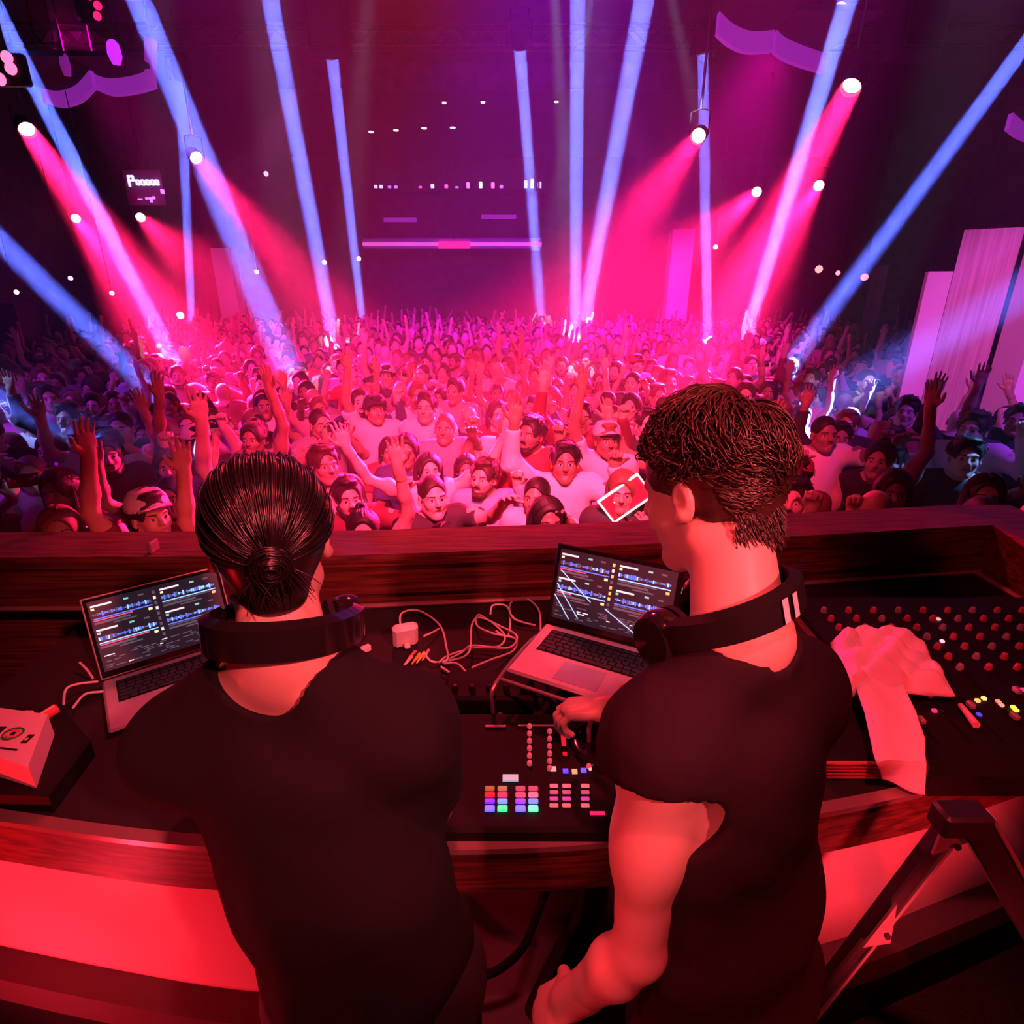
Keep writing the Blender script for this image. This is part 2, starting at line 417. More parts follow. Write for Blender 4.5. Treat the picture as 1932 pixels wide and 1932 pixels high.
def hand_into(G, wr, d, n, side, curl=.3, spread=.12, s=1., k=.006):
    """palm, four unequal bent fingers and a thumb; d: along the hand, n: the way the palm faces"""
    wr = np.array(wr, float); d = unit(d); n = unit(np.array(n, float) - d * (np.array(n, float) @ d)); a = np.cross(d, n) * side   # a: thumb side
    R = np.stack([a, d, n])
    G.ell(wr + d * .052 * s, np.array((.041, .054, .017)) * s, R, k * 2); G.cap(wr - d * .03 * s, wr + d * .02 * s, .026 * s, .026 * s, k * 3)
    L = [.074, .082, .076, .060]; rr = [.0092, .0094, .0090, .0080]
    for i in range(4):
        off = (.031 - .0205 * i); b = wr + d * (.088 - .004 * abs(i - 1)) * s + a * off * s
        fd = unit(d + a * (1.4 - i) * spread); ang = 0.
        G.cap(wr + d * .05 * s + a * off * .8 * s, b, .013 * s, .0105 * s, k * 1.6)
        for q, fr in enumerate((.42, .31, .27)):
            ang += curl * (.8, 1.15, .8)[q] * (1 + .08 * i)
            dd = fd * math.cos(ang) + n * math.sin(ang); e = b + dd * L[i] * fr * s
            G.cap(b, e, rr[i] * (1 - .07 * q) * s, rr[i] * (.94 - .07 * q) * s, k * .5); b = e
    b = wr + d * .022 * s + a * .026 * s; t1 = unit(a * .75 + d * .62 + n * .30); t2 = unit(a * .35 + d * .85 + n * (.3 + curl * .6))
    c1 = b + t1 * .042 * s; c2 = c1 + t2 * .030 * s; c3 = c2 + unit(t2 + n * curl * .4) * .026 * s
    G.cap(b, c1, .0155 * s, .0115 * s, k * 1.5); G.cap(c1, c2, .0108 * s, .0098 * s, k * .6); G.cap(c2, c3, .0098 * s, .0080 * s, k * .6)
def hand_field(wr, el, d, n, side, curl, spread, h, s=1.):
    wr = np.array(wr, float); el = np.array(el, float)
    lo = wr - .20; hi = wr + .20; G = Field(lo, hi, h)
    G.cap(wr + unit(el - wr) * .07, wr, .0325 * s, .027 * s, .02)
    hand_into(G, wr, d, n, side, curl, spread, s); return G

def body_field(J, h, fem=False, legs=True):
    """skin of trunk, neck, arms and legs from the joints J; arms end at the wrists"""
    A = {k: np.array(v, float) for k, v in J.items() if not isinstance(v, (int, float, str))}
    pts = np.array([A[k] for k in ('nb', 'shL', 'shR', 'elL', 'elR', 'wrL', 'wrR', 'pe') + (('anL', 'anR') if legs else ())])
    G = Field(pts.min(0) - .2, pts.max(0) + .2, h); f = unit(A['bf']); sp = unit(A['nb'] - A['pe']); r = unit(A['shR'] - A['shL']); f = unit(np.cross(sp, r)) * (1 if np.cross(sp, r) @ f > 0 else -1)
    R = np.stack([r, f, sp]); g = .93 if fem else 1.
    mid = (A['shL'] + A['shR']) / 2; ch = mid * .72 + A['pe'] * .28 + f * .01; wa = mid * .38 + A['pe'] * .62
    G.ell(ch, (.152 * g, .105 * g, .185), R, .05); G.ell(mid - sp * .02, (.165 * g, .078, .075), R, .05)
    G.ell(wa, ((.118 if fem else .140), .095, .15), R, .06); G.ell(A['pe'], ((.165 if fem else .158), .118, .125), R, .06)
    if fem:
        for q in (-1, 1): G.ell(ch + r * q * .068 + f * .080 + sp * .0, (.055, .05, .055), R, .03)
    for s_ in 'LR':
        q = -1 if s_ == 'L' else 1
        G.cap(A['nb'] - f * .01, A['sh' + s_] - r * q * .02 + sp * .012, .048, .050 * g, .05)
        G.ell(A['sh' + s_] - r * q * .01, (.060 * g, .058 * g, .066 * g), R, .04)
        G.cap(A['sh' + s_], A['el' + s_], .052 * g, .038 * g, .03); m = A['sh' + s_] * .55 + A['el' + s_] * .45
        G.ell(m, np.array((.048, .052, .075)) * g, R, .03)
        e = A['el' + s_]; w = A['wr' + s_]; G.cap(e, e * .65 + w * .35, .037 * g, .040 * g, .02); G.cap(e * .65 + w * .35, w, .040 * g, .027 * g, .02)
        if legs:
            hp = A['pe'] + r * q * .085 - sp * .05; kn = A['kn' + s_]; an = A['an' + s_]
            G.cap(hp, kn, .088, .057, .05); G.cap(kn, an, .054, .036, .03); G.ell(kn * .65 + an * .35 - f * .015, (.052, .058, .10), None, .03)
            G.cap(an - np.array((0, 0, .0)), an + f * .13 - np.array((0, 0, .045)), .040, .032, .03)
    G.cap(A['nb'] - sp * .02, A['nt'], .060 * g, .053 * g, .03)
    return G, R, A, ch, wa

def value_noise(seed, scale):
    rs = np.random.RandomState(seed); K = rs.normal(0, 1, (7, 3)); K /= np.linalg.norm(K, axis=1)[:, None]; ph = rs.uniform(0, 6.28, 7); fq = scale * rs.uniform(.6, 1.7, 7)
    def fn(X, Y, Z): return sum(np.sin((K[i, 0] * X + K[i, 1] * Y + K[i, 2] * Z) * fq[i] + ph[i] + 1.3 * np.sin((K[(i + 1) % 7, 0] * X - K[i, 1] * Z) * fq[i] * .5)) for i in range(7)) / 3.
    return fn

def shirt_field(J, R, A, ch, wa, h, fem=False, sleeve=.62, loose=.016, hem=.0, neck_r=.082, neck_drop=.0, seed=1, folds=.004, hemdown=.10):
    r, f, sp = R; g = .93 if fem else 1.
    pts = np.array([A['nb'], A['shL'], A['shR'], A['elL'], A['elR'], A['pe']])
    G = Field(pts.min(0) - .22, pts.max(0) + .22, h); mid = (A['shL'] + A['shR']) / 2; L = loose
    G.ell(ch, (.152 * g + L, .105 * g + L, .185 + L), R, .05); G.ell(mid - sp * .02, (.165 * g + L, .078 + L, .075 + L * .6), R, .05)
    G.ell(wa, ((.118 if fem else .142) + L * 1.5, .098 + L * 1.5, .16), R, .06); G.ell(A['pe'] + sp * .02, ((.165 if fem else .158) + L, .118 + L, .13), R, .06)
    if fem:
        for q in (-1, 1): G.ell(ch + r * q * .068 + f * .080, (.055 + L * .5, .05 + L * .5, .055 + L * .5), R, .03)
    for s_ in 'LR':
        q = -1 if s_ == 'L' else 1
        G.cap(A['nb'] - f * .01, A['sh' + s_] - r * q * .02 + sp * .012, .048 + L * .5, .050 * g + L, .05)
        if sleeve > 0:
            G.ell(A['sh' + s_] - r * q * .01, np.array((.060, .058, .066)) * g + L * .7, R, .04)
            e = A['sh' + s_] * (1 - sleeve) + A['el' + s_] * sleeve; ax = unit(A['el' + s_] - A['sh' + s_])
            G.cap(A['sh' + s_], e, .052 * g + L * .7, .048 * g + L * .9, .03)
            G.ell(e + ax * (.052 + L) * 1.0, (.10, .10, .052 + L), np.stack([unit(np.cross(ax, f + .01)), unit(np.cross(ax, np.cross(ax, f + .01))), ax]), .006, True)
        if sleeve > .95:
            G.cap(A['el' + s_], A['wr' + s_] * .95 + A['el' + s_] * .05, .041 + L * .7, .029 + L * .5, .03)
    nf = value_noise(seed, 26); nf2 = value_noise(seed + 9, 60)
    G.disp(lambda X, Y, Z: folds * nf(X, Y, Z * .6) + folds * .35 * nf2(X, Y, Z))
    G.half(A['pe'] - sp * hemdown, -sp)
    G.cap(A['nb'] + sp * .01 - sp * neck_drop, A['nb'] + sp * .12, neck_r, neck_r * 1.05, .012, True)
    return G
def trousers_field(J, R, A, h, loose=.012, seed=4):
    r, f, sp = R; pts = np.array([A['pe'], A['knL'], A['knR'], A['anL'], A['anR']]); G = Field(pts.min(0) - .22, pts.max(0) + .2, h)
    G.ell(A['pe'], (.158 + loose, .118 + loose, .125), R, .06)
    for s_ in 'LR':
        q = -1 if s_ == 'L' else 1; hp = A['pe'] + r * q * .085 - sp * .05; kn = A['kn' + s_]; an = A['an' + s_]
        G.cap(hp, kn, .088 + loose, .060 + loose, .05); G.cap(kn, an + np.array((0, 0, .02)), .058 + loose, .050 + loose, .03)
    nf = value_noise(seed, 34); G.disp(lambda X, Y, Z: .004 * nf(X, Y, Z)); G.half(A['pe'] + sp * .085, sp); return G
def shoes_field(A, R, h):
    f = unit(np.array((R[1][0], R[1][1], 0))); pts = np.array([A['anL'], A['anR']]); G = Field(pts.min(0) - (.25, .25, .12), pts.max(0) + (.25, .25, .08), h)
    for s_ in 'LR':
        a = A['an' + s_]; G.cap(a - f * .03 + (0, 0, -.035), a + f * .15 + (0, 0, -.05), .045, .036, .03); G.cap(a, a + (0, 0, -.03), .048, .05, .02)
    G.half((0, 0, A['anL'][2] - .085), (0, 0, -1)); return G

def hair_field(kind, w, R, s, h, seed=3):
    lo = np.array([w(x, y, z) for x in (-.17, .17) for y in (-.2, .16) for z in (-.42, .2)]); G = Field(lo.min(0), lo.max(0), h)
    E = lambda c, r, k=.02, sub=False: G.ell(w(*c), np.array(r) * s, R, k, sub)
    K = lambda a, b, ra, rb, k=.03, sub=False: G.cap(w(*a), w(*b), ra * s, rb * s, k, sub)
    vol = .016
    if kind in ('long', 'bob', 'bun'): vol = .020
    if kind == 'crop': vol = .007
    E((0, -.014, .038), (.074 + vol, .094 + vol, .086 + vol))
    if kind == 'short': E((0, .05, .115), (.055, .045, .022), .02)
    if kind in ('long', 'bob'):
        zl = -.28 if kind == 'long' else -.12
        for q in (-1, 1):
            K((q * .074, -.038, .03), (q * .094, -.034, zl), .028, .030); K((q * .045, -.07, .0), (q * .05, -.075, zl), .045, .045)
        K((0, -.075, .0), (0, -.085, zl), .05, .05)
    if kind == 'bun': E((0, -.06, .135), (.036, .036, .032), .01); K((0, -.05, -.02), (0, -.06, -.06), .06, .045)
    if kind in ('short', 'crop'): K((0, -.05, -.03), (0, -.055, -.06), .060, .052, .02)
    # clear the face and, for short hair, the ears
    E((0, .125, -.028), (.067, .105, .122), .010, True); E((0, .110, .030), (.057, .060, .050), .008, True)
    if kind in ('long', 'bob', 'bun'): K((0, .06, .14), (0, -.06, .15), .012, .010, .01, True)
    if kind in ('short', 'crop', 'bun'):
        for q in (-1, 1): E((q * .085, .015, -.045), (.035, .055, .055), .008, True)
    nf = value_noise(seed, 70 if kind in ('short', 'crop') else 45); G.disp(lambda X, Y, Z: (.0035 if kind != 'crop' else .001) * nf(X, Y, Z * .5)); return G

def crowd_strands(kind, w, seed):
    """loose locks over the crown and down the sides"""
    rs = np.random.RandomState(seed); out = []; ax = (.076 + .018, .096 + .018, .088 + .018); N = {'short': 260, 'crop': 0, 'bun': 240, 'bob': 340, 'long': 380}[kind]
    for i in range(N):
        sd = rs.choice([-1, 1]); y0 = rs.uniform(-.75, .75)
        if kind in ('bob', 'long'): st = unit((sd * .10, y0, .9)); en = unit((sd * 1., y0 * .75 - .12 + rs.normal(0, .08), rs.uniform(-.35, .2)))
        elif kind == 'bun': st = unit(rs.normal(0, 1, 3)); st[2] = abs(st[2]) * .9 + .1; st = unit(st); en = unit((0, -.55, .85))
        else: st = unit((rs.normal(0, .7), rs.uniform(-1, .6), rs.uniform(.0, 1))); en = unit(st + np.array((rs.normal(0, .25), .35 if st[1] > -.2 else -.1, -.35 if st[2] < .6 else .0)))
        P = []; K_ = 6; lift = rs.uniform(.0, .004) + (.012 if kind == 'short' and rs.rand() < .3 else 0)
        for k in range(K_):
            t = k / (K_ - 1); a_ = st * (1 - t) + en * t; d = unit(a_); q = 1 / math.sqrt((d[0] / ax[0]) ** 2 + (d[1] / ax[1]) ** 2 + (d[2] / ax[2]) ** 2) + lift * t
            P.append((d[0] * q, -.014 + d[1] * q, .036 + d[2] * q))
        e = P[-1]
        if any(p[1] > .050 and p[2] < .082 for p in P): continue
        out.append([w(*p) for p in P])
        if kind in ('bob', 'long') and e[2] < .06:
            zl = -.27 if kind == 'long' else -.13; x_, y_ = e[0], e[1]
            out.append([w(x_ * (1 + .10 * t) + .004 * math.sin(6 * t + i), min(y_, .03) + .01 * math.sin(4 * t + i * 2), e[2] + (zl - e[2]) * t) for t in np.linspace(0, 1, 6)])
    return out


def strands(paths, r0, r1, sides=3):
    """many thin locks as one (V, Q): paths is (N, K, 3)"""
    P = np.array(paths, float); N, K, _ = P.shape
    T = np.gradient(P, axis=1); T /= np.linalg.norm(T, axis=2, keepdims=True) + 1e-9
    ref = np.array((.31, .52, .79)); U = np.cross(T, ref); U /= np.linalg.norm(U, axis=2, keepdims=True) + 1e-9; Wv = np.cross(T, U)
    rad = (r0 + (r1 - r0) * np.linspace(0, 1, K) ** 2)[None, :, None]; rings = []
    for j in range(sides):
        a = 2 * math.pi * j / sides; rings.append(P + rad * (U * math.cos(a) + Wv * math.sin(a)))
    V = np.stack(rings, 2).reshape(-1, 3)
    n = np.arange(N)[:, None, None] * K * sides; i = np.arange(K - 1)[None, :, None] * sides; j = np.arange(sides)[None, None, :]; j2 = (j + 1) % sides
    Q = np.stack([n + i + j, n + i + j2, n + i + sides + j2, n + i + sides + j], -1).reshape(-1, 4)
    return V, Q

# ================================================================== THE ROOM
FZ = -0.62            # dance floor height; the booth floor is 0
CZ = 6.2
def sbox(name, a, b, m, **k):
    mb = MB(); c = [(p + q) / 2 for p, q in zip(a, b)]; mb.box((0, 0, 0), [abs(q - p) for p, q in zip(a, b)], m)
    o = mb.obj(name, smooth=False); o.location = c; return tag(o, kind='structure', **k)
sbox('floor', (-11.2, 2.1, FZ - .15), (11.2, 23.3, FZ), M_floor)
sbox('floor_booth', (-4.5, -3.0, -.15), (4.5, 2.1, 0), M_mat_)
sbox('wall_stage_front', (-4.5, 2.1, FZ - .15), (4.5, 2.14, 0), M_wall)
sbox('wall_back', (-11.2, 23.0, FZ), (11.2, 23.3, CZ), M_wall)
sbox('wall_left', (-11.2, -3.0, FZ - .15), (-11.0, 23.3, CZ), M_wall)
sbox('wall_right', (11.0, -3.0, FZ - .15), (11.2, 23.3, CZ), M_wall)
sbox('ceiling', (-11.2, -3.0, CZ), (11.2, 23.3, CZ + .2), M_ceil)
# dropped ceiling step in front of the mezzanine
a = PZ(590, 168, CZ - .45)
sbox('trim_1', (-4.8, a.y, CZ - .45), (4.2, a.y + .12, CZ), M_wall)
# haze hanging over the dance floor
hz = bpy.data.materials.new('club_haze'); hz.use_nodes = True; nt = hz.node_tree; nt.nodes.clear()
no = nt.nodes.new('ShaderNodeOutputMaterial'); nv = nt.nodes.new('ShaderNodeVolumeScatter')
nv.inputs['Density'].default_value = .0165; nv.inputs['Anisotropy'].default_value = .0
nt.links.new(nv.outputs[0], no.inputs['Volume'])
mb = MB(); mb.box((0, 0, 0), (21.9, 20.55, 6.75), hz); o = mb.obj('haze', smooth=False); o.location = (0, 12.68, 2.79)
tag(o, 'thin smoke haze hanging over the dance floor catching the light beams', 'haze', kind='stuff')

# ---- tall pale panels standing by the side wall
def slab(mb, p0, p1, y0, y1, z1, m, th=.25):
    a = PY(p0, 700, y0); b = PY(p1, 700, y1)
    d = (b - a); d.z = 0; n = Vector((-d.y, d.x, 0)).normalized() * th
    poly = [(a.x, a.y), (b.x, b.y), (b.x + n.x, b.y + n.y), (a.x + n.x, a.y + n.y)]
    mb.prism(poly, FZ, z1, m)
zt = lambda px, py, y: PY(px, py, y).z
mb = MB()
slab(mb, 1708, 1752, 6.9, 6.8, zt(1730, 512, 6.8), M_pale)
slab(mb, 1753, 1858, 6.8, 6.5, zt(1800, 430, 6.6), M_pale2)
tag(mb.obj('pillar_panel', smooth=False), 'tall pale stepped panel in front of the side wall, nearest of the pillars', 'wall panel', kind='structure')
mb = MB(); slab(mb, 1868, 1925, 6.42, 5.7, zt(1890, 440, 6.1), M_pale)
tag(mb.obj('pillar_panel', smooth=False), 'tall pink lit panel beside the stepped pale panel', 'wall panel', kind='structure')
for (x0, x1, yt, Y) in [(412, 447, 468, 20.5), (1259, 1299, 432, 19.5)]:
    a = PY(x0, 560, Y); b = PY(x1, 560, Y); z = zt((x0 + x1) / 2, yt, Y)
    sbox('pillar', (a.x, Y, FZ), (b.x, Y + .5, z), M_pale)
for (x0, x1, yt, Y) in [(-30, 22, 572, 11.9), (1665, 1695, 500, 11.5)]:
    a = PY(x0, 560, Y); b = PY(x1, 560, Y); z = zt((x0 + x1) / 2, yt, Y)
    sbox('pillar', (max(a.x, -10.98), Y, FZ), (b.x, Y + .5, z), M_wall)

# ---- bar and mezzanine at the far end
a = PY(686, 458, 21.6); b = PY(1022, 448, 21.6)
root = empty('bar_canopy', ((a.x + b.x) / 2, 21.9, 3.4), 'long pale lit canopy over the bar on the far wall', 'canopy')
mb = MB(); mb.box((0, 0, 0), (b.x - a.x, .9, .34), M_pale, bev=.03); child(mb, 'canopy_beam', root)
mb = MB(); mb.box((0, -.46, -.02), (b.x - a.x, .03, .10), glow('canopy_tube', (.9, .12, .6), .9)); child(mb, 'light_strip', root)
mb = MB()
for q in (-1, 1): mb.box((q * ((b.x - a.x) / 2 - .1), .2, 1.42), (.05, .05, 2.8), M_steel)
child(mb, 'hanger', root)
mb = MB(); p = PY(857, 462, 21.42); mb.box(p, (1.05, .08, .22), glow('red_sign_glow', (1, .02, .22), 1.4)); mb.box(p + Vector((0, .07, .0)), (1.1, .05, .27), M_black)
mb.box(p + Vector((0, .08, .16)), (.04, .10, .2), M_black)
tag(mb.obj('hanging_sign'), 'small glowing red sign hanging under the bar canopy', 'sign')
zb = zt(860, 356, 22.4)
sbox('trim_2', (PY(690, 356, 22.4).x, 22.3, zb - .10), (PY(1035, 356, 22.4).x, 22.99, zb), M_wall)
for k, (x, col, hh) in enumerate([(709, (.45, .35, 1), .12), (719, (.5, .4, 1), .12), (735, (.3, .1, 1), .1), (747, (.35, .15, 1), .1), (793, (.6, .05, .5), .09), (816, (.6, .5, 1), .15), (842, (1, .08, .5), .14), (862, (.4, .1, .8), .08), (883, (1, .15, .5), .2), (907, (.5, .75, 1), .22), (930, (1, .15, .6), .2), (946, (.6, .1, .7), .12), (992, (.4, .5, 1), .26), (1004, (.45, .6, 1), .3), (1018, (.5, .4, 1), .22)]):
    p = PY(x, 352, 22.5); mb = MB(); mb.lathe([(.03, 0), (.055, .01), (.06, hh * .8), (.05, hh), (.02, hh)], glow('rail_glow_%d' % k, col, 2.2), n=10)
    o = mb.obj('rail_lamp'); o.location = (p.x, 22.5, zb)  # lit bottles and heads along the rail, built as glowing bodies
    cn = {0: 'pale violet', 1: 'lilac', 2: 'deep violet', 3: 'violet', 4: 'plum', 5: 'white violet', 6: 'pink', 7: 'dim purple', 8: 'rose', 9: 'cyan white', 10: 'bright pink', 11: 'dim magenta', 12: 'blue', 13: 'tallest pale blue', 14: 'pale mauve'}[k]
    tag(o, 'small %s glow for lit bottles and heads on the far mezzanine rail' % cn, 'lamp', 'glowing shapes on the mezzanine rail')
for (x0, x1, y, nm) in [(724, 786, 415, 'shorter'), (908, 974, 409, 'longer')]:
    a = PY(x0, y, 22.96); b = PY(x1, y, 22.96); mb = MB(); mb.box((0, 0, 0), (b.x - a.x, .06, .14), glow('shelf_tube', (.35, .03, .5), .6), bev=.01)
    o = mb.obj('shelf_light'); o.location = (a + b) / 2; tag(o, 'dim violet %s light strip on the far wall above the bar' % nm, 'light strip')
# small ceiling downlights, twinkles on the walls
dl = [(700, 246, 1.0, 'first of the row of four'), (747, 243, 1.0, 'second of the row of four'), (800, 239, 1.1, 'third of the row of four'), (854, 238, 1.1, 'last of the row of four'), (838, 191, .6, 'in front of the row of four'), (911, 190, .6, 'single one near the middle beam'), (918, 159, .9, 'single one before the dropped ceiling edge'), (1050, 189, .5, 'between the two central beams')]
for (x, y, s_, t_) in dl:
    p = PZ(x, y, CZ - .02) if y < 200 else PZ(x, y, CZ - .02)
    root = empty('ceiling_downlight', p, 'tiny ceiling downlight, %s' % t_, 'downlight', 'ceiling downlights')
    mb = MB(); mb.lathe([(.10, 0), (.11, -.02), (.08, -.03), (.08, -.005), (.0, -.005)], M_steel, n=14); child(mb, 'rim', root)
    mb = MB(); mb.lathe([(.0, -.06), (.05 * s_ + .02, -.05), (.055 * s_ + .02, -.012), (.0, -.01)], M_warm, n=10); child(mb, 'bulb', root)
tw = [(502, 328, (1, .35, .8)), (211, 553, (.6, .7, 1)), (133, 525, (1, .4, .6)), (31, 551, (1, .8, .8)), (612, 495, (1, .7, .9)), (677, 488, (1, .6, .6)), (1350, 466, (.8, .9, 1)), (1545, 508, (1, .25, .25)), (1581, 515, (1, .25, .3)), (1631, 523, (1, .2, .25)), (1676, 532, (.7, .1, .2)), (340, 595, (1, .8, .9)), (484, 513, (.8, .5, 1))]
twn = ['pink', 'pale blue', 'rose', 'whitish', 'pinkish white', 'peach', 'icy white', 'salmon', 'small coral', 'large coral', 'dim brick red', 'bright white', 'lilac']
for k, (x, y, col) in enumerate(tw):
    Y = 20.0 if 400 < x < 1400 else 10.5 if x < 400 else 15.0
    big = 1.6 if k in (7, 9, 11) else 1.
    if k == 11: Y = 15
    p = PY(x, y, Y); root = empty('wall_lamp', p, 'small round %s lamp on a thin pole above the crowd' % twn[k], 'lamp', 'small lamps around the hall')
    mb = MB(); rr = .055 * big * Y / 15; mb.lathe([(0, -rr), (rr * .7, -rr * .7), (rr, 0), (rr * .7, rr * .7), (0, rr)], glow('twinkle_%d' % k, col, 2.6), n=12); child(mb, 'globe', root)
    mb = MB(); mb.tube([(0, 0, rr * .8), (0, 0, CZ - p.z)], .008, M_steel, n=6); child(mb, 'hanging_rod', root)
# illegible lit sign on the side wall
p = PY(268, 343, 13.5); root = empty('lit_sign', p, 'small violet lit sign with one tall and several small letters', 'sign')
g = glow('sign_letters', (.55, .45, 1), 2.2); mb = MB(); u = 13.9 / 1100
def ring_letter(mb, cx, cz, w, h, t):
    mb.box((cx - w / 2, 0, cz), (t, .04, h), g); mb.box((cx + w / 2, 0, cz), (t, .04, h), g); mb.box((cx, 0, cz + h / 2), (w, .04, t), g); mb.box((cx, 0, cz - h / 2), (w, .04, t), g)
mb.box((-21 * u, 0, 1 * u), (2.6 * u, .04, 16 * u), g); mb.box((-17 * u, 0, 8 * u), (8 * u, .04, 2.5 * u), g); mb.box((-17 * u, 0, 2 * u), (8 * u, .04, 2.5 * u), g); mb.box((-13.5 * u, 0, 5 * u), (2.5 * u, .04, 7 * u), g)
for k in range(5): ring_letter(mb, (-7 + 8 * k) * u if k < 4 else 24 * u, -1 * u, 4.4 * u, 7 * u, 1.6 * u)
child(mb, 'letters', root, smooth=False)
mb = MB(); g2 = glow('sign_letters_small', (.6, .2, .9), 1.6)
for (x, z, w, h) in [(2, -24, 3, 3), (9, -24, 6, 3), (9, -28, 3, 4), (14, -23, 3, 4), (-9, -25, 6, 2), (30, -14, 5, 6)]: mb.box((x * u, 0, z * u), (w * u, .04, h * u), g2)
sm_ = child(mb, 'lettering', root, smooth=False)
mb = MB(); mb.box((0, .06, -8 * u), (60 * u, .04, 50 * u), M_wall); mb.box((0, .08, (CZ - p.z) / 2), (.04, .04, CZ - p.z), M_steel); child(mb, 'backing_board', root)

# ---- scalloped ceiling rafts with violet rim light put into the edge as glow
def raft(name, pts, z, label, closeback=None, band=.10):
    w = [PZ(x, y, z) for x, y in pts]; pts3 = smooth_path(w, 6) if len(w) > 3 else w
    root = empty(name, w[0], label, 'ceiling raft')
    mb = MB(); A = [p + Vector((0, 0, -band)) for p in pts3]; B = [p + Vector((0, 0, band)) for p in pts3]
    off = Vector((0, -.10, 0)); A2 = [p + Vector((0, .09, 0)) for p in A]; B2 = [p + Vector((0, .09, 0)) for p in B]
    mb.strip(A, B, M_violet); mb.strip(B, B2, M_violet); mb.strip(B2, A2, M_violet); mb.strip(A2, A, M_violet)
    childw(mb, 'glowing_edge', root)
    back = closeback or Vector((w[0].x, w[0].y - 3, z))
    poly = [(p.x, p.y + .0) for p in pts3] + [(w[-1].x, min(w[-1].y, w[0].y) - .5), (w[0].x, min(w[-1].y, w[0].y) - .5)]
    mb = MB(); mb.prism(poly, z + band, z + band + .06, M_ceil); childw(mb, 'raft_board', root, smooth=False)
    mb = MB()
    for t in (.3, .7):
        q = pts3[int(len(pts3) * t)]; mb.tube([(q.x, q.y - .15, z + band), (q.x, q.y - .15, CZ)], .012, M_steel, n=6)
    childw(mb, 'hanging_rod', root)
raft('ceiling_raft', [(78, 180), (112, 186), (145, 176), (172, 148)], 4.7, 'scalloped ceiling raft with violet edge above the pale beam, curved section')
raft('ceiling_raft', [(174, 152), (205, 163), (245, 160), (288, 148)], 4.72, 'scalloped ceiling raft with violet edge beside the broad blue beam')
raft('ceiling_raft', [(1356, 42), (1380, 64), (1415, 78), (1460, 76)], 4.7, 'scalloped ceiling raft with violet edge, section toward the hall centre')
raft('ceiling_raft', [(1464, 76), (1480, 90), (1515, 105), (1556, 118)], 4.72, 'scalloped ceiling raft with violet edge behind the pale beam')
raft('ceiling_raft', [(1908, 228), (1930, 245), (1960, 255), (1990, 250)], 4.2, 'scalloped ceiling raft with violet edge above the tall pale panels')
a = PZ(284, 74, 4.9); b = PZ(284, 150, 4.72)
mb = MB(); mb.tube([PY(284, 74, b.y), b], .075, M_violet, n=8); mb.tube([PY(284, 74, b.y), PY(284, 74, b.y) + Vector((0, 0, .6))], .02, M_steel)  # side of the ceiling recess, its violet light put in as glow
tag(mb.obj('violet_edge_upright'), 'upright violet-glowing edge at the corner of the scalloped raft', 'raft edge')
mb = MB(); p = PY(216, 100, 9.2); mb.lathe([(0, -.13), (.05, -.12), (.085, -.02), (.07, .1), (.03, .14), (0, .14)], glow('violet_blob', (.5, .02, 1), 1.5), c=p); mb.tube([p + Vector((0, 0, .12)), Vector((p.x, p.y, CZ))], .01, M_steel, n=6)  # purple lamp reflections built as glowing bodies on rods
tag(mb.obj('reflection_blob'), 'violet glowing blob above the scalloped raft for a lamp reflection', 'reflection blob')
mb = MB(); p = PY(123, 122, 9.2); mb.lathe([(0, -.13), (.04, -.12), (.06, -.02), (.05, .1), (.02, .14), (0, .14)], glow('violet_blob_dim', (.35, .02, .4), .5), c=p); mb.tube([p + Vector((0, 0, .12)), Vector((p.x, p.y, CZ))], .01, M_steel, n=6)
tag(mb.obj('reflection_blob'), 'dim purple blob above the scalloped raft for a lamp reflection', 'reflection blob')
# overhead trusses
def truss(name, a, b, label):
    a = Vector(a); b = Vector(b); mb = MB(); d = (b - a).normalized(); s_ = d.cross(Vector((0, 0, 1))).normalized(); n = int((b - a).length / .3)
    for o1 in (-.14, .14):
        for o2 in (-.14, .14): mb.tube([a + s_ * o1 + Vector((0, 0, o2)), b + s_ * o1 + Vector((0, 0, o2))], .022, M_steel, n=6)
    for k in range(n):
        p = a + (b - a) * (k / n); q = a + (b - a) * ((k + 1) / n); f = .14 if k % 2 else -.14
        for o1 in (-.14, .14): mb.tube([p + s_ * o1 + Vector((0, 0, -f)), q + s_ * o1 + Vector((0, 0, f))], .010, M_steel, n=5)
        mb.tube([p + s_ * -f + Vector((0, 0, .14)), q + s_ * f + Vector((0, 0, .14))], .010, M_steel, n=5)
    tag(mb.obj(name), label, 'truss', 'overhead lighting trusses')
truss('lighting_truss', (-9.5, 12.2, CZ - .2), (9.5, 12.2, CZ - .2), 'black lighting truss crossing the ceiling that carries the cut-off blue beams')
truss('lighting_truss', (-9.5, 7.0, CZ - .2), (9.5, 7.0, CZ - .2), 'black lighting truss nearer the booth, mostly above the frame')

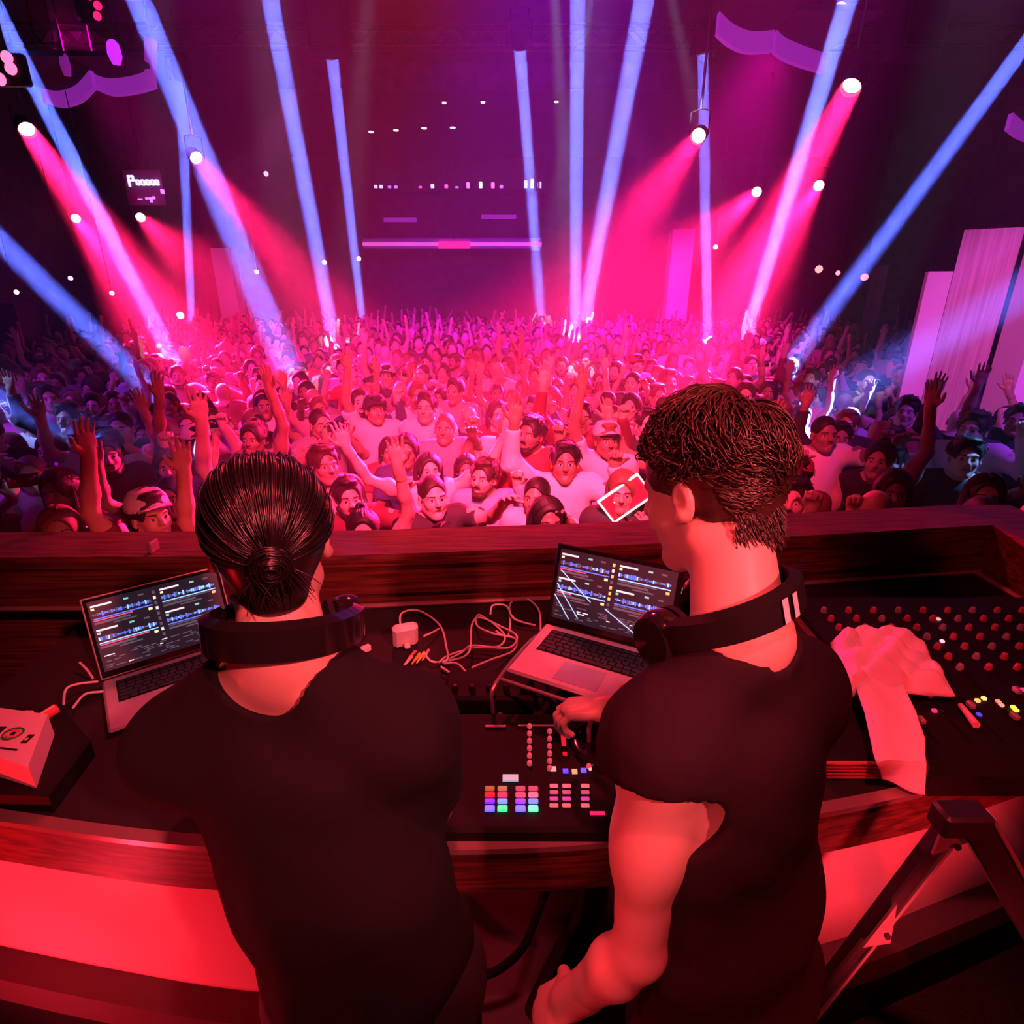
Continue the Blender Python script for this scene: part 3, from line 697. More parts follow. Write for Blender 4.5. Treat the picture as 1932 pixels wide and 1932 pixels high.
# ---- moving heads with blue beams
def zaxis(d): return Vector(d).to_track_quat('-Z', 'Y').to_matrix()
def moving_head(src, tgt, label, power, size=.20, spread=1.6, col=(.10, .14, 1)):
    src = Vector(src); d = (Vector(tgt) - src).normalized(); R = zaxis(d)
    root = empty('moving_head_light', src, label, 'stage light', 'moving heads throwing blue beams')
    mb = MB(); mb.lathe([(.02, .34), (.10, .33), (.145, .26), (.15, .08), (.135, .0), (.125, -.01), (.115, -.01), (.115, .03), (.0, .03)], M_black, R=R, n=18); child(mb, 'lamp_head', root)
    mb = MB(); mb.lathe([(.0, .025), (.105, .024), (.10, .015), (0, .012)], M_lensblue, R=R, n=18); child(mb, 'lens', root)
    mb = MB(); x = Vector((1, 0, 0))
    for q in (-1, 1): mb.box(Vector((q * .19, 0, .12)), (.03, .09, .34), M_black, bev=.01)
    mb.box((0, 0, .29), (.42, .12, .05), M_black, bev=.012); child(mb, 'yoke', root)
    mb = MB(); mb.box((0, 0, .36), (.30, .26, .11), M_black, bev=.02); mb.tube([(0, 0, .41), (0, 0, max(.45, CZ - src.z))], .02, M_steel, n=6); child(mb, 'base_box', root)
    disk('blue_beam_light', src + d * .02, tgt, col, power * .58, size, spread)
beams = [  # top pixel, end pixel, cut (lamp visible), power, size, spread, label
    ((0, 30), (322, 672), 0, 520, .20, 1.3, 'outermost pale beam toward the sign side'),
    ((262, 0), (545, 700), 0, 560, .30, 2.0, 'broad beam beside the scalloped raft'),
    ((510, 0), (630, 645), 0, 560, .22, 1.5, 'beam above the slick-haired DJ'),
    ((340, 145), (362, 612), 1, 260, .18, .7, 'short vertical beam crossing the broad beam'),
    ((626, 100), (682, 592), 1, 330, .20, .9, 'narrow beam with a squared top near the hall middle'),
    ((980, 82), (1018, 560), 1, 340, .20, 1.8, 'beam starting beside the row of tiny downlights'),
    ((1090, 0), (1085, 640), 0, 520, .20, .9, 'upright beam in the hall middle'),
    ((1215, 0), (1100, 610), 0, 520, .26, 2.2, 'soft wide beam leaning over the upright one'),
    ((1326, 100), (1335, 640), 1, 330, .18, .7, 'thin upright beam with a squared top by the red lamps'),
    ((1600, 0), (1408, 632), 0, 520, .20, 1.3, 'pale beam crossing the brightest red lamp'),
    ((1932, 88), (1490, 690), 0, 360, .19, 1.7, 'long beam slanting across toward the tall panels'),
    ((0, 455), (265, 715), 0, 330, .20, 2.0, 'low slanting beam beneath the sign'),
    ((1932, 545), (1575, 752), 0, 230, .34, 4.5, 'low wide beam passing before the tall pale panels'),
    ((0, 762), (112, 812), 0, 130, .24, 3.5, 'lowest short beam above the silver laptop'),
]
for (tp, ep, cut, pw, sz, sp_, lb) in beams:
    e = PZ(ep[0], ep[1], 1.05)
    if e.y > 19: e = PY(ep[0], ep[1], 19)
    if cut: s_ = PZ(tp[0], tp[1], 5.55)
    else:
        Yt = 9.0 if tp[1] < 100 else 6.5
        if tp[0] == 1600: Yt = 7.6
        if lb.startswith('low wide'): Yt = 5.2
        if lb.startswith('lowest'): Yt = 5.0
        t = PY(tp[0], tp[1], Yt); dz = (5.55 - t.z) / max(.05, (t.z - e.z)); dz = min(dz, 1.2 if tp[1] > 100 else 3)
        s_ = t + (t - e) * dz
        if s_.x < -10.4 or s_.x > 10.4:
            k = (10.4 - abs(t.x)) / abs(s_.x - t.x) if abs(s_.x - t.x) > 1e-6 else 0; s_ = t + (s_ - t) * max(0, min(1, k))
    moving_head(s_, e, 'moving head throwing the ' + lb, pw, sz, sp_)
spot('blue_pool_fill', (6.5, 3.2, 5.0), PZ(1775, 905, .85), (.12, .40, 1), 3500, 7, .05, .5)  # unseen spots added for the blue glow on the crowd
spot('blue_pool_fill_small', (-6.5, 3.2, 5.0), PZ(95, 805, .9), (.12, .42, 1), 2600, 7, .05, .5)
spot('cyan_pool_fill', (1.0, 9.0, 5.6), PY(1030, 585, 18), (.25, .6, 1), 7000, 8, .05, .5)  # unseen spot added for the cyan patch at a beam end
for (x, y, pw) in [(575, 705, 1400), (640, 655, 900), (1085, 640, 2000), (1100, 700, 900), (1408, 640, 1200), (320, 680, 500), (1590, 745, 500)]:
    t = PZ(x, y, .9)
    if t.y > 18: t = PY(x, y, 18)
    spot('white_pool_fill', (t.x * .3, t.y - 5.5, 5.8), t, (.50, .62, 1), pw * 7, 7, .05, .8)  # extra unseen spots that brighten the crowd where beams land

# ---- red par lamps
def par(px, py, z, ep, Yoff, power, label, size=.22, spread=14):
    src = PZ(px, py, z) if z else None
    tgt = PY(ep[0], ep[1], src.y - Yoff); d = (tgt - src).normalized(); R = zaxis(d)
    root = empty('red_par_lamp', src, label, 'stage light', 'red par lamps')
    mb = MB(); mb.lathe([(.03, .24), (.08, .23), (.115, .12), (.12, -.05), (.11, -.05), (.105, .02), (.0, .02)], M_black, R=R, n=18); child(mb, 'lamp_can', root)
    mb = MB(); mb.lathe([(.0, -.02), (.065, -.012), (.098, .005), (.098, .012), (0, .014)], M_lensred, R=R, n=18); child(mb, 'lens', root)
    mb = MB(); u_ = Vector((d.y, -d.x, 0)).normalized()
    for q in (-1, 1): mb.tube([u_ * q * .135, u_ * q * .135 + Vector((0, 0, .3)), Vector((0, 0, .34))], .012, M_black, n=6)
    mb.tube([(0, 0, .33), (0, 0, CZ - src.z)], .018, M_steel, n=6); child(mb, 'yoke', root)
    disk('red_beam_light', src + d * .06, tgt, (1, .01, .12), power * .95, size, spread)
par(50, 243, 4.1, (330, 640), 2.5, 620, 'large red par lamp beside the outermost pale beam', .24, 12)
par(1608, 160, 4.1, (1440, 470), 1.0, 620, 'brightest red par lamp, highest beside the pale beam', .24, 14)
par(370, 297, 4.1, (560, 520), 2.5, 240, 'red par lamp shining through the broad blue beam')
par(143, 412, 3.6, (260, 560), 4.0, 520, 'red par lamp lowest over the low slanting beam')
par(265, 410, 3.6, (360, 500), 4.0, 200, 'small red par lamp under the violet sign')
par(1318, 256, 4.1, (1210, 400), 2.5, 220, 'red par lamp touching the thin upright beam')
par(1428, 362, 4.0, (1320, 460), 3.5, 420, 'red par lamp midway between the thin beam and the pale beam')
par(1545, 350, 4.0, (1450, 480), 3.5, 460, 'red par lamp just past the pale beam')
# small fixtures near the top of the view
def cluster(px, py, Y, col, label, n=3, s_=.07):
    p = PY(px, py, Y); root = empty('cluster_lamp', p, label, 'stage light'); mb = MB(); mb.box((0, .05, 0), (.42, .1, .34), M_black, bev=.02); mb.tube([(0, .05, .15), (0, .05, CZ - p.z)], .015, M_steel, n=6); child(mb, 'housing', root)
    rs = random.Random(px)
    for k in range(n):
        mb = MB(); mb.lathe([(0, -.02), (s_, -.01), (s_, .01), (0, .02)], glow('cluster_%d_%d' % (px, k), col, 2.2), R=Matrix.Rotation(math.pi / 2, 3, 'X'), c=(rs.uniform(-.14, .14), -.02, -.11 + .22 * k / max(1, n - 1)), n=12); child(mb, 'lens', root)
cluster(14, 130, 8.6, (1, .15, .35), 'red lamp cluster at the edge beside the outermost beam')
cluster(1586, 42, 9.0, (1, .45, .8), 'pink white lamp cluster on the pale beam near the ceiling', 3, .09)
cluster(170, 12, 9.6, (1, .01, .12), 'red lamp cluster at the ceiling above the scalloped raft', 3, .05)
def line_speaker(px, py, Y, label):
    p = PY(px, py, Y); root = empty('hanging_speaker', p, label, 'speaker', 'hanging speakers'); mb = MB(); mb.box((0, 0, 0), (.55, .45, .75), M_black, bev=.03); child(mb, 'cabinet', root)
    mb = MB(); mb.box((0, -.235, 0), (.47, .02, .66), M_steel, bev=.008); child(mb, 'front_grille', root)
    mb = MB(); mb.tube([(-.15, 0, .37), (-.15, 0, CZ - p.z)], .012, M_steel, n=6); mb.tube([(.15, 0, .37), (.15, 0, CZ - p.z)], .012, M_steel, n=6); child(mb, 'hanging_chain', root)
line_speaker(620, 45, 10.8, 'black hanging speaker above the narrow squared-top beam')
line_speaker(1730, 40, 9.0, 'black hanging speaker near the long slanting beam')

# ================================================================== THE DJ BOOTH
TZ = .95
near = [PZ(x, y, TZ) for x, y in [(-260, 1500), (0, 1545), (330, 1590), (640, 1600), (1000, 1597), (1260, 1575), (1530, 1535), (1760, 1487), (1900, 1442), (2060, 1390)]]
nearS = smooth_path(near, 5)
far = [PZ(x, y, TZ) for x, y in [(-300, 1152), (0, 1151), (640, 1148), (1100, 1128), (1470, 1106), (1840, 1080)]]
root = empty('dj_booth', (0, 1.4, 0), 'dark red wooden booth with a black cloth worktop and glowing panels beneath', 'dj booth')
def toZ(p, z): return Vector((p.x, p.y, z))
def off(path, dy, z): return [Vector((p.x, p.y + dy, z)) for p in path]
mb = MB(); n = len(nearS)
farS = [far[0].lerp(far[0], 0)] * 0
def far_at(x):
    for a, b in zip(far[:-1], far[1:]):
        if a.x <= x <= b.x: return a.y + (b.y - a.y) * (x - a.x) / (b.x - a.x)
    return far[0].y if x < far[0].x else far[-1].y
xs = np.linspace(nearS[0].x, 1.84, 60)
def near_at(x):
    for a, b in zip(nearS[:-1], nearS[1:]):
        if a.x <= x <= b.x: return a.y + (b.y - a.y) * (x - a.x) / max(1e-6, b.x - a.x)
    return nearS[-1].y + (x - nearS[-1].x) * .35 if x > nearS[-1].x else nearS[0].y
A = [Vector((x, near_at(x), TZ)) for x in xs]; B = [Vector((x, far_at(x), TZ)) for x in xs]
mb.strip(A, B, M_cloth); mb.strip([p - Vector((0, 0, .03)) for p in B], [p - Vector((0, 0, .03)) for p in A], M_cloth); mb.strip([p - Vector((0, 0, .03)) for p in A], A, M_cloth)
childw(mb, 'worktop', root)
mb = MB()
a0 = off(A, -.012, TZ - .004); a1 = off(A, -.012, TZ + .010); a2 = off(A, .014, TZ + .012)
mb.strip(a0, a1, M_trim); mb.strip(a1, a2, M_trim); childw(mb, 'edge_trim', root)
mb = MB(); f0 = off(A, -.006, TZ - .122); f1 = off(A, -.006, TZ - .004); mb.strip(f0, f1, M_wood); g0 = off(A, .03, TZ - .122); mb.strip(g0, f0, M_wood)
childw(mb, 'fascia_board', root)
# glowing laminate panels under the top, in sections, with their plinth
secs = [(-2.2, -.40, M_panel, 'large white laminate panel lit red'), (-.39, .42, M_panel_shade, 'white laminate panel coloured dark for the shadow of the DJs'), (.43, 1.75, M_panel, 'white laminate panel lit red past the second DJ')]
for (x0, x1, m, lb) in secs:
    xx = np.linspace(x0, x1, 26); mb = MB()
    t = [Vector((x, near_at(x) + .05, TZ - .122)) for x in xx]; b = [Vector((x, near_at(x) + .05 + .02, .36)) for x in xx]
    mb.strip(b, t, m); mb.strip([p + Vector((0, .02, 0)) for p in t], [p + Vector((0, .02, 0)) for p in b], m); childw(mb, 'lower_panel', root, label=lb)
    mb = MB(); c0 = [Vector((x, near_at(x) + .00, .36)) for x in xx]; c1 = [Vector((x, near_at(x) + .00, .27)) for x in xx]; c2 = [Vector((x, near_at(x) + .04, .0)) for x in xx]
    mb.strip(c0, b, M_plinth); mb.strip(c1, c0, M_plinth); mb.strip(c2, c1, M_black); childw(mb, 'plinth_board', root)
# back board rising to the ledge, with its light rail
mb = MB(); b2 = [Vector((x, far_at(x), TZ)) for x in np.linspace(-2.6, 1.84, 40)]
rise = [(0, 0), (.0, .055), (-.012, .058), (-.012, .075), (.004, .078), (.004, .160), (-.010, .163), (-.010, .185), (.004, .188), (.004, .205)]
for (y0, z0), (y1, z1) in zip(rise[:-1], rise[1:]):
    mb.strip([p + Vector((0, y0, z0)) for p in b2], [p + Vector((0, y1, z1)) for p in b2], M_woodv)
childw(mb, 'back_board', root)
mb = MB(); mb.tube([p + Vector((0, -.012, .012)) for p in b2], .009, M_trim, n=6); childw(mb, 'bright_rail', root, label='thin polished rail along the foot of the back board')
LZ = 1.155
mb = MB(); l0 = [p + Vector((0, -.004, .205)) for p in b2]; l1 = [p + Vector((0, .215, .205)) for p in b2]; l2 = [p + Vector((0, .215, .16)) for p in b2]; l3 = [p + Vector((0, .215, -TZ - .6)) for p in b2]
mb.strip(l0, l1, M_wood); mb.strip([p - Vector((0, 0, .018)) for p in l0], l0, M_wood); mb.strip(l1, l2, M_wood); mb.strip(l2, l3, M_woodv); childw(mb, 'ledge_top', root)
# side return to the right
mb = MB(); sx = 1.84; y1_ = far_at(1.84)
mb.strip([Vector((sx, y, TZ)) for y in (.9, y1_)], [Vector((sx, y, LZ)) for y in (.9, y1_)], M_woodv)
mb.strip([Vector((sx, y, LZ)) for y in (.9, y1_ + .215)], [Vector((sx + .24, y, LZ)) for y in (.9, y1_ + .215)], M_wood)
mb.strip([Vector((sx + .24, y, LZ)) for y in (.9, y1_ + .215)], [Vector((sx + .24, y, 0)) for y in (.9, y1_ + .215)], M_woodv)
childw(mb, 'side_board', root)
mb = MB(); mb.tube([(sx - .02, .95, TZ + .012), (sx - .02, y1_ - .02, TZ + .012)], .011, M_trim, n=6); childw(mb, 'side_rail', root)
# little cap on the ledge
mb = MB(); p = PZ(292, 1040, LZ); mb.box((0, 0, .02), (.012, .05, .04), M_trim, bev=.003); o = mb.obj('bracket'); o.location = (p.x, p.y, LZ); tag(o, 'small bright metal bracket standing on the wooden ledge', 'bracket')
# square pane of wood trim: power hatch seen on the ledge front
# ------------------------------------------------------------------ laptops
def text_bars(mb, rs, x0, x1, z, y, hh, palette):
    x = x0
    while x < x1:
        w = rs.uniform(.003, .016); w = min(w, x1 - x)
        if rs.random() < .72: mb.box((x + w / 2, y, z), (w * .85, .0006, hh), palette[rs.randrange(len(palette))])
        x += w + .001
SC = {'blue': glow('ui_blue', (.10, .18, 1), 1.3), 'sky': glow('ui_sky', (.25, .6, 1), 1.4), 'white': glow('ui_white', (.75, .8, .85), 1.1), 'grey': glow('ui_grey', (.12, .10, .14), .8), 'dark': glow('ui_dark', (.020, .013, .024), .8),
      'orange': glow('ui_orange', (1, .55, .15), 1.2), 'teal': glow('ui_teal', (.2, .7, .6), 1.), 'red': glow('ui_red', (.9, .1, .25), 1.1), 'yellow': glow('ui_yellow', (1, .85, .4), 1.2)}
def laptop(name, hinge_left, yaw, lean, label, W_=.36, D_=.25, H_=.237, frame=None, seed=1, lines=None, bodym=None):
    bodym = bodym or M_aluflat
    root = empty(name, hinge_left, label, 'laptop', rot=(0, 0, yaw)); bpy.context.view_layer.update()
    # local: x along the hinge, -y toward the user, z up
    mb = MB(); mb.box((W_ / 2, -D_ / 2, .007), (W_, D_, .013), bodym, bev=.006); child(mb, 'base', root)
    mb = MB(); kx0, kx1, ky0, ky1 = .035, W_ - .035, -.028, -.132
    mb.box(((kx0 + kx1) / 2, (ky0 + ky1) / 2, .0134), (kx1 - kx0 + .006, ky0 - ky1 + .006, .0012), M_black)
    rows = [14, 14, 14, 13, 12, 8]; z = .0152
    for r, n in enumerate(rows):
        y = ky0 - (r + .5) * (ky0 - ky1) / 6; x = kx0; ws = [1.] * n
        if r == 5: ws = [1, 1, 1, 1.2, 5.2, 1.2, 1, 1.6]
        if r == 3: ws[0] = 1.7; ws[-1] = 1.3
        if r == 4: ws[0] = 2.2; ws[-1] = 1.8
        t = sum(ws); hy = (.0105 if r == 0 else .0145)
        for w in ws:
            ww = (kx1 - kx0) * w / t; mb.box((x + ww / 2, y, z), (ww - .0028, hy, .0022), M_key, bev=.0007); x += ww
    child(mb, 'keyboard', root)
    mb = MB(); mb.box((W_ / 2, -.190, .0138), (.115, .082, .0012), mat('trackpad', (.50, .46, .50), .25, .3), bev=.0005); child(mb, 'trackpad', root)
    up = Vector((0, math.sin(lean), math.cos(lean))); nrm = Vector((0, -math.cos(lean), math.sin(lean)))
    R = Matrix((Vector((1, 0, 0)), -nrm, up)).transposed()
    c = up * (H_ / 2) + Vector((W_ / 2, .004, .012))
    mb = MB(); mb.box(c - nrm * .003, (W_, .006, H_), bodym if not frame else frame, R, bev=.0025)
    lid = child(mb, 'lid', root)
    mb = MB(); mb.box(c + nrm * .0004, (W_ - .008, .0012, H_ - .008), M_blackg, R); b_ = child(mb, 'screen_bezel', root); b_.parent = lid
    mb = MB(); sw, sh = W_ - .026, H_ - .034; cs = c + up * .004
    T = Matrix.Translation(cs + nrm * .0013) @ R.to_4x4()
    sm = MB(); sm.box((0, 0, 0), (sw, .0006, sh), SC['dark'])
    rs = random.Random(seed); yy = -.0006; halfw = sw / 2
    def bar(x, z, w, h, k): sm.box((x - halfw + w / 2, yy, sh / 2 - z - h / 2), (w, .0006, h), SC[k])
    for dcol in (0, 1):
        x0 = .006 + dcol * (halfw + .004); w0 = halfw - .022
        for drow in (0, 1):
            zt_ = .012 + drow * .070
            bar(x0, zt_, w0 * .35, .005, 'white'); bar(x0 + w0 * .55, zt_, .012, .005, 'teal'); bar(x0 + w0 * .8, zt_, .014, .005, 'grey')
            bar(x0, zt_ + .008, .008, .006, 'yellow' if drow == 0 else 'teal')
            n = 26
            for q in range(n):       # waveform
                hh = rs.uniform(.003, .014); xx = x0 + w0 * q / n
                bar(xx, zt_ + .027 - hh / 2, w0 / n * .8, hh, rs.choice(['blue', 'blue', 'sky', 'blue', 'grey']))
            bar(x0, zt_ + .038, w0, .003, 'sky' if (drow + dcol) % 2 else 'blue'); bar(x0, zt_ + .043, w0 * rs.uniform(.3, .9), .003, 'red' if dcol == 0 else 'grey')
            bar(x0, zt_ + .049, w0 * .6, .006, 'grey'); bar(x0 + w0 - .012, zt_ + .046, .01, .007, 'orange' if dcol else 'yellow')
            bar(x0 + w0 * .3, zt_ + .058, w0 * .4, .004, 'grey')
    for q in range(9): bar(halfw - .010, .012 + q * .016, .007, .009, rs.choice(['grey', 'grey', 'white', 'orange', 'grey']))
    for q in range(7):
        x = .008; zz = .158 + q * .0055
        while x < sw - .02:
            w = rs.uniform(.006, .03)
            if rs.random() < .6 and zz < sh - .008: bar(x, zz, w, .0026, 'grey' if rs.random() < .85 else 'white')
            x += w + rs.uniform(.003, .012)
    if lines:
        for (xa, za, xb, zb_) in lines:
            sm.tube([(xa * sw - halfw, -.0016, sh / 2 - za * sh), (xb * sw - halfw, -.0016, sh / 2 - zb_ * sh)], .0013, SC['sky'], n=5)
    sm.v = [tuple(T @ Vector(v)) for v in sm.v]
    s_ = child(sm, 'screen', root, smooth=False, label='dark screen full of coloured track decks'); s_.parent = lid
    return root
laptop('laptop', (-1.156, 1.361, TZ + .004), math.radians(36.6), math.radians(20), 'open silver laptop with pale screen rim beside the slick-haired DJ', seed=3)
lap2 = laptop('laptop', (.099, 1.474, 1.075), math.radians(-27.5), math.radians(17), 'open silver laptop raised on a stand in front of the tousle-haired DJ', seed=11, frame=M_black,
       lines=[(.03, .30, .33, .66), (.01, .50, .24, .93), (.0, .66, .16, .97), (.46, .70, .78, .97)])
mb = MB(); mb.lathe([(.0, 0), (.014, 0), (.014, .0008), (0, .0008)], mat('red_sticker', (.8, .02, .04), .4), n=20); o = mb.obj('round_sticker'); o.parent = lap2; o.location = (.295, -.185, .0135)
# laptop stand: two A-shaped wire legs and a tray bar
root = empty('laptop_stand', (.13, 1.27, TZ), 'thin metal stand lifting the second laptop off the worktop', 'laptop stand', rot=(0, 0, math.radians(-27.5)))
for q, nm in ((-1, 'side_frame'), (1, 'side_frame')):
    mb = MB(); x = q * .13; mb.tube(smooth_path([(x, -.13, .006), (x, -.14, .06), (x, -.12, .116), (x, .12, .116), (x, .10, .02), (x, .12, .006)], 5), .0055, M_redmetal, n=8); mb.tube([(x, -.13, .006), (x, .12, .006)], .0055, M_redmetal, n=8); child(mb, nm, root)
mb = MB(); mb.tube([(-.13, -.10, .116), (.13, -.10, .116)], .005, M_redmetal); mb.tube([(-.13, .10, .116), (.13, .10, .116)], .005, M_redmetal); mb.tube([(-.13, .12, .006), (.13, .12, .006)], .005, M_redmetal); child(mb, 'cross_bar', root)

# ------------------------------------------------------------------ controller
root = empty('dj_controller', (0, 1.04, TZ), 'black DJ controller with lit pads and two red faders on the worktop', 'dj controller')
kz = .045
mb = MB(); mb.box((-.02, -.01, kz / 2), (.66, .345, kz - .004), M_black, bev=.008); child(mb, 'body', root)
mb = MB()
for (cx, lb) in ((-.215, 0), (.215, 1)):
    mb.lathe([(0, kz - .002), (.077, kz - .002), (.077, kz + .010), (.070, kz + .014), (.062, kz + .0145), (.060, kz + .012), (.0, kz + .012)], M_blackg, c=(cx, .045, 0), n=40)
    jw = child(mb, 'jog_wheel', root); mb = MB()
    mb.lathe([(0, kz + .0125), (.022, kz + .0125), (.022, kz + .0145), (0, kz + .0145)], M_steel, c=(cx, .045, 0), n=24); q = child(mb, 'jog_centre', root); q.parent = jw; mb = MB()
padc = {(0, 0): (.30, .16, .05), (0, 1): (.35, .25, .12), (0, 2): (.45, .10, .22), (0, 3): (.5, .10, .22), (1, 0): (1, .01, .02), (1, 1): (1, .03, .08), (1, 2): (1, .05, .12), (1, 3): (1, .12, .20),
        (2, 0): (.14, .02, .9), (2, 1): (.10, .25, 1), (2, 2): (.20, .04, .9), (2, 3): (.12, .20, 1), (3, 0): (.10, .12, 1), (3, 1): (.02, .75, .25), (3, 2): (.12, .14, 1), (3, 3): (.10, .9, .45)}
pc_names = ['amber', 'red', 'violet blue', 'bottom']
def at(px, py, z=TZ + kz): p = PZ(px, py, z); return Vector((p.x, p.y - 1.04, kz))
for r in range(4):
    for c in range(4):
        p = at([924, 948, 982, 1006][c], [1489, 1501, 1513, 1527][r]); mb = MB()
        mb.box((p.x, p.y, kz + .002), (.021, .0125 if r < 3 else .015, .006), glow('pad_%d_%d' % (r, c), padc[(r, c)], 1.5 if r else .5), bev=.002); child(mb, 'performance_pad', root)
for r in range(4):
    for c in range(3):
        p = at([1045, 1069, 1104][c], [1484, 1496, 1508, 1521][r]); mb = MB()
        mb.box((p.x, p.y, kz + .002), (.018, .009, .005), glow('dimpad_%d_%d' % (r, c % 2), [(.9, .22, .28), (.45, .12, .22), (.5, .08, .5), (.7, .2, .2)][r], .55), bev=.0015); child(mb, 'small_button', root)
for (x, y0, n) in ((999, 1372, 6), (1037, 1382, 6), (1111, 1378, 6)):
    for k in range(n):
        p = at(x, y0 + k * 14); mb = MB(); mb.lathe([(.0060, kz), (.0058, kz + .006), (.0045, kz + .009), (0, kz + .009)], glow('knob_cap', (.80, .16, .26), .25), c=(p.x, p.y, 0), n=14); child(mb, 'knob', root)
for x in (1062, 1096):
    a = at(x, 1378); b = at(x + 3, 1425); mb = MB(); mb.box(((a.x + b.x) / 2, (a.y + b.y) / 2, kz + .001), (.010, abs(a.y - b.y), .003), glow('fader_strip', (1, .01, .03), .9)); mb.box((b.x, b.y + .012, kz + .008), (.016, .008, .014), M_black, bev=.002); child(mb, 'fader', root)
for (x, y, c_, w) in ((1067, 1456, (.08, .06, 1), .012), (1101, 1455, (.10, .10, 1), .012), (1084, 1457, (.5, .32, .15), .012), (1044, 1452, (1, .3, .3), .012), (1113, 1450, (.9, .4, .35), .006)):
    p = at(x, y); mb = MB(); mb.box((p.x, p.y, kz + .002), (w, .011, .004), glow('led_%d' % x, c_, 1.2)); child(mb, 'indicator_light', root)
p = at(963, 1470); mb = MB(); mb.box((p.x, p.y, kz + .003), (.034, .018, .004), glow('display', (.35, .50, .62), .7)); child(mb, 'display', root)
mb = MB(); p = at(935, 1372); mb.box((p.x, p.y, kz + .003), (.05, .005, .003), M_aluflat); mb.box((p.x + .10, p.y + .002, kz + .003), (.09, .003, .003), M_aluflat); child(mb, 'metal_strip', root)
p = PZ(1090, 1535, TZ + kz); mb = MB(); mb.box((p.x + .04, p.y - 1.04, kz + .001), (.03, .006, .004), glow('crossfader', (1, .02, .15), .9)); child(mb, 'crossfader', root)
# second mixer box behind it, between the DJs
mb = MB(); mb.box((0, 0, .03), (.24, .12, .055), M_black, bev=.008)
root = empty('effects_unit', (-.06, 1.30, TZ), 'black box unit on the worktop behind the controller', 'effects unit'); child(mb, 'body', root)
for k in range(5):
    mb = MB(); mb.lathe([(.009, .056), (.009, .07), (.006, .075), (0, .075)], M_blackg, c=(-.09 + .045 * k, -.03, 0), n=14); child(mb, 'knob', root)
# ------------------------------------------------------------------ power brick, plugs, cables
def on(px, py, h=.0): return PZ(px, py, TZ + h)
p = on(765, 1205, .03); root = empty('power_adapter', (p.x, p.y, TZ), 'square white power adapter among the tangled cables', 'power adapter', rot=(0, 0, .35))
mb = MB(); mb.box((0, 0, .045), (.078, .034, .085), M_white, Matrix.Rotation(.25, 3, 'X'), bev=.010); child(mb, 'brick', root)
mb = MB(); mb.box((.0, -.026, .02), (.018, .02, .012), M_white, bev=.003); child(mb, 'plug', root)
p = on(690, 1224, .012); mb = MB(); mb.box((0, 0, .012), (.032, .018, .022), M_white, Matrix.Rotation(.7, 3, 'Z'), bev=.004); o = mb.obj('cable_plug'); o.location = (p.x, p.y, TZ); tag(o, 'small white plug lying by the slick-haired DJ headphones', 'plug')
cabs = [
    ([(757, 1190), (757, 1158), (790, 1152), (830, 1180), (843, 1225), (845, 1242), (835, 1250)], 'thin white cable arching over the power adapter'),
    ([(800, 1200), (818, 1192), (828, 1186)], 'short stub of white cable beside the power adapter'),
    ([(800, 1230), (815, 1248), (850, 1246), (885, 1230), (890, 1180), (905, 1165), (945, 1182), (975, 1200), (960, 1222), (900, 1222), (850, 1235), (830, 1248)], 'white cable looped in the middle of the tangle'),
    ([(832, 1250), (870, 1232), (890, 1218), (940, 1220), (950, 1195), (905, 1160), (900, 1180), (930, 1195), (972, 1205), (968, 1228), (925, 1245), (890, 1260)], 'white cable with the widest loop toward the second laptop'),
    ([(925, 1160), (930, 1142), (955, 1143), (962, 1165), (958, 1200), (935, 1190)], 'white cable rising in a narrow loop behind the tangle'),
    ([(1020, 1190), (1016, 1150), (990, 1128), (965, 1136), (962, 1155), (975, 1170), (1010, 1180)], 'white cable ring lying beside the second laptop'),
    ([(832, 1258), (860, 1276), (875, 1280), (880, 1270), (862, 1252), (838, 1252)], 'white cable end coiled below the tangle'),
    ([(900, 1305), (925, 1284), (945, 1282), (950, 1292), (990, 1302), (1030, 1312), (1050, 1325)], 'white cable running along the front of the laptop stand to the hand'),
    ([(120, 1330), (125, 1300), (150, 1290), (185, 1286)], 'pink lit cable curving behind the first laptop'),
    ([(138, 1335), (160, 1310), (190, 1305), (205, 1304)], 'pale cable curving out from the first laptop edge'),
    ([(150, 1250), (165, 1265), (175, 1280)], 'short pale cable piece behind the first laptop'),
]
for k, (pts, lb) in enumerate(cabs):
    w = [on(x, y, .006 + .008 * ((i * 7 + k * 3) % 4)) for i, (x, y) in enumerate(pts)]
    mb = MB(); mb.tube(smooth_path(w, 7), .0032, M_cable, n=7); tag(mb.obj('white_cable'), lb, 'cable', 'loose cables on the worktop')
for k, (x, y, dx, col, nm) in enumerate([(770, 1240, -12, (.8, .15, .2), 'red'), (778, 1245, -4, (.9, .5, .1), 'orange'), (786, 1243, 0, (.8, .75, .1), 'yellow'), (795, 1238, 6, (.85, .3, .35), 'pink'), (764, 1250, -14, (.75, .6, .6), 'white')]):
    mb = MB(); a = on(x + 14, y - 12, .02); b = on(x + dx * .3, y + 8, .012); mb.tube([a, a.lerp(b, .5), b], [.0045, .0045, .0022], mat('plug_' + nm, col, .4), n=8)
    tag(mb.obj('audio_plug'), 'thin %s audio plug in the bunch under the power adapter' % nm, 'plug', 'audio plugs by the adapter')
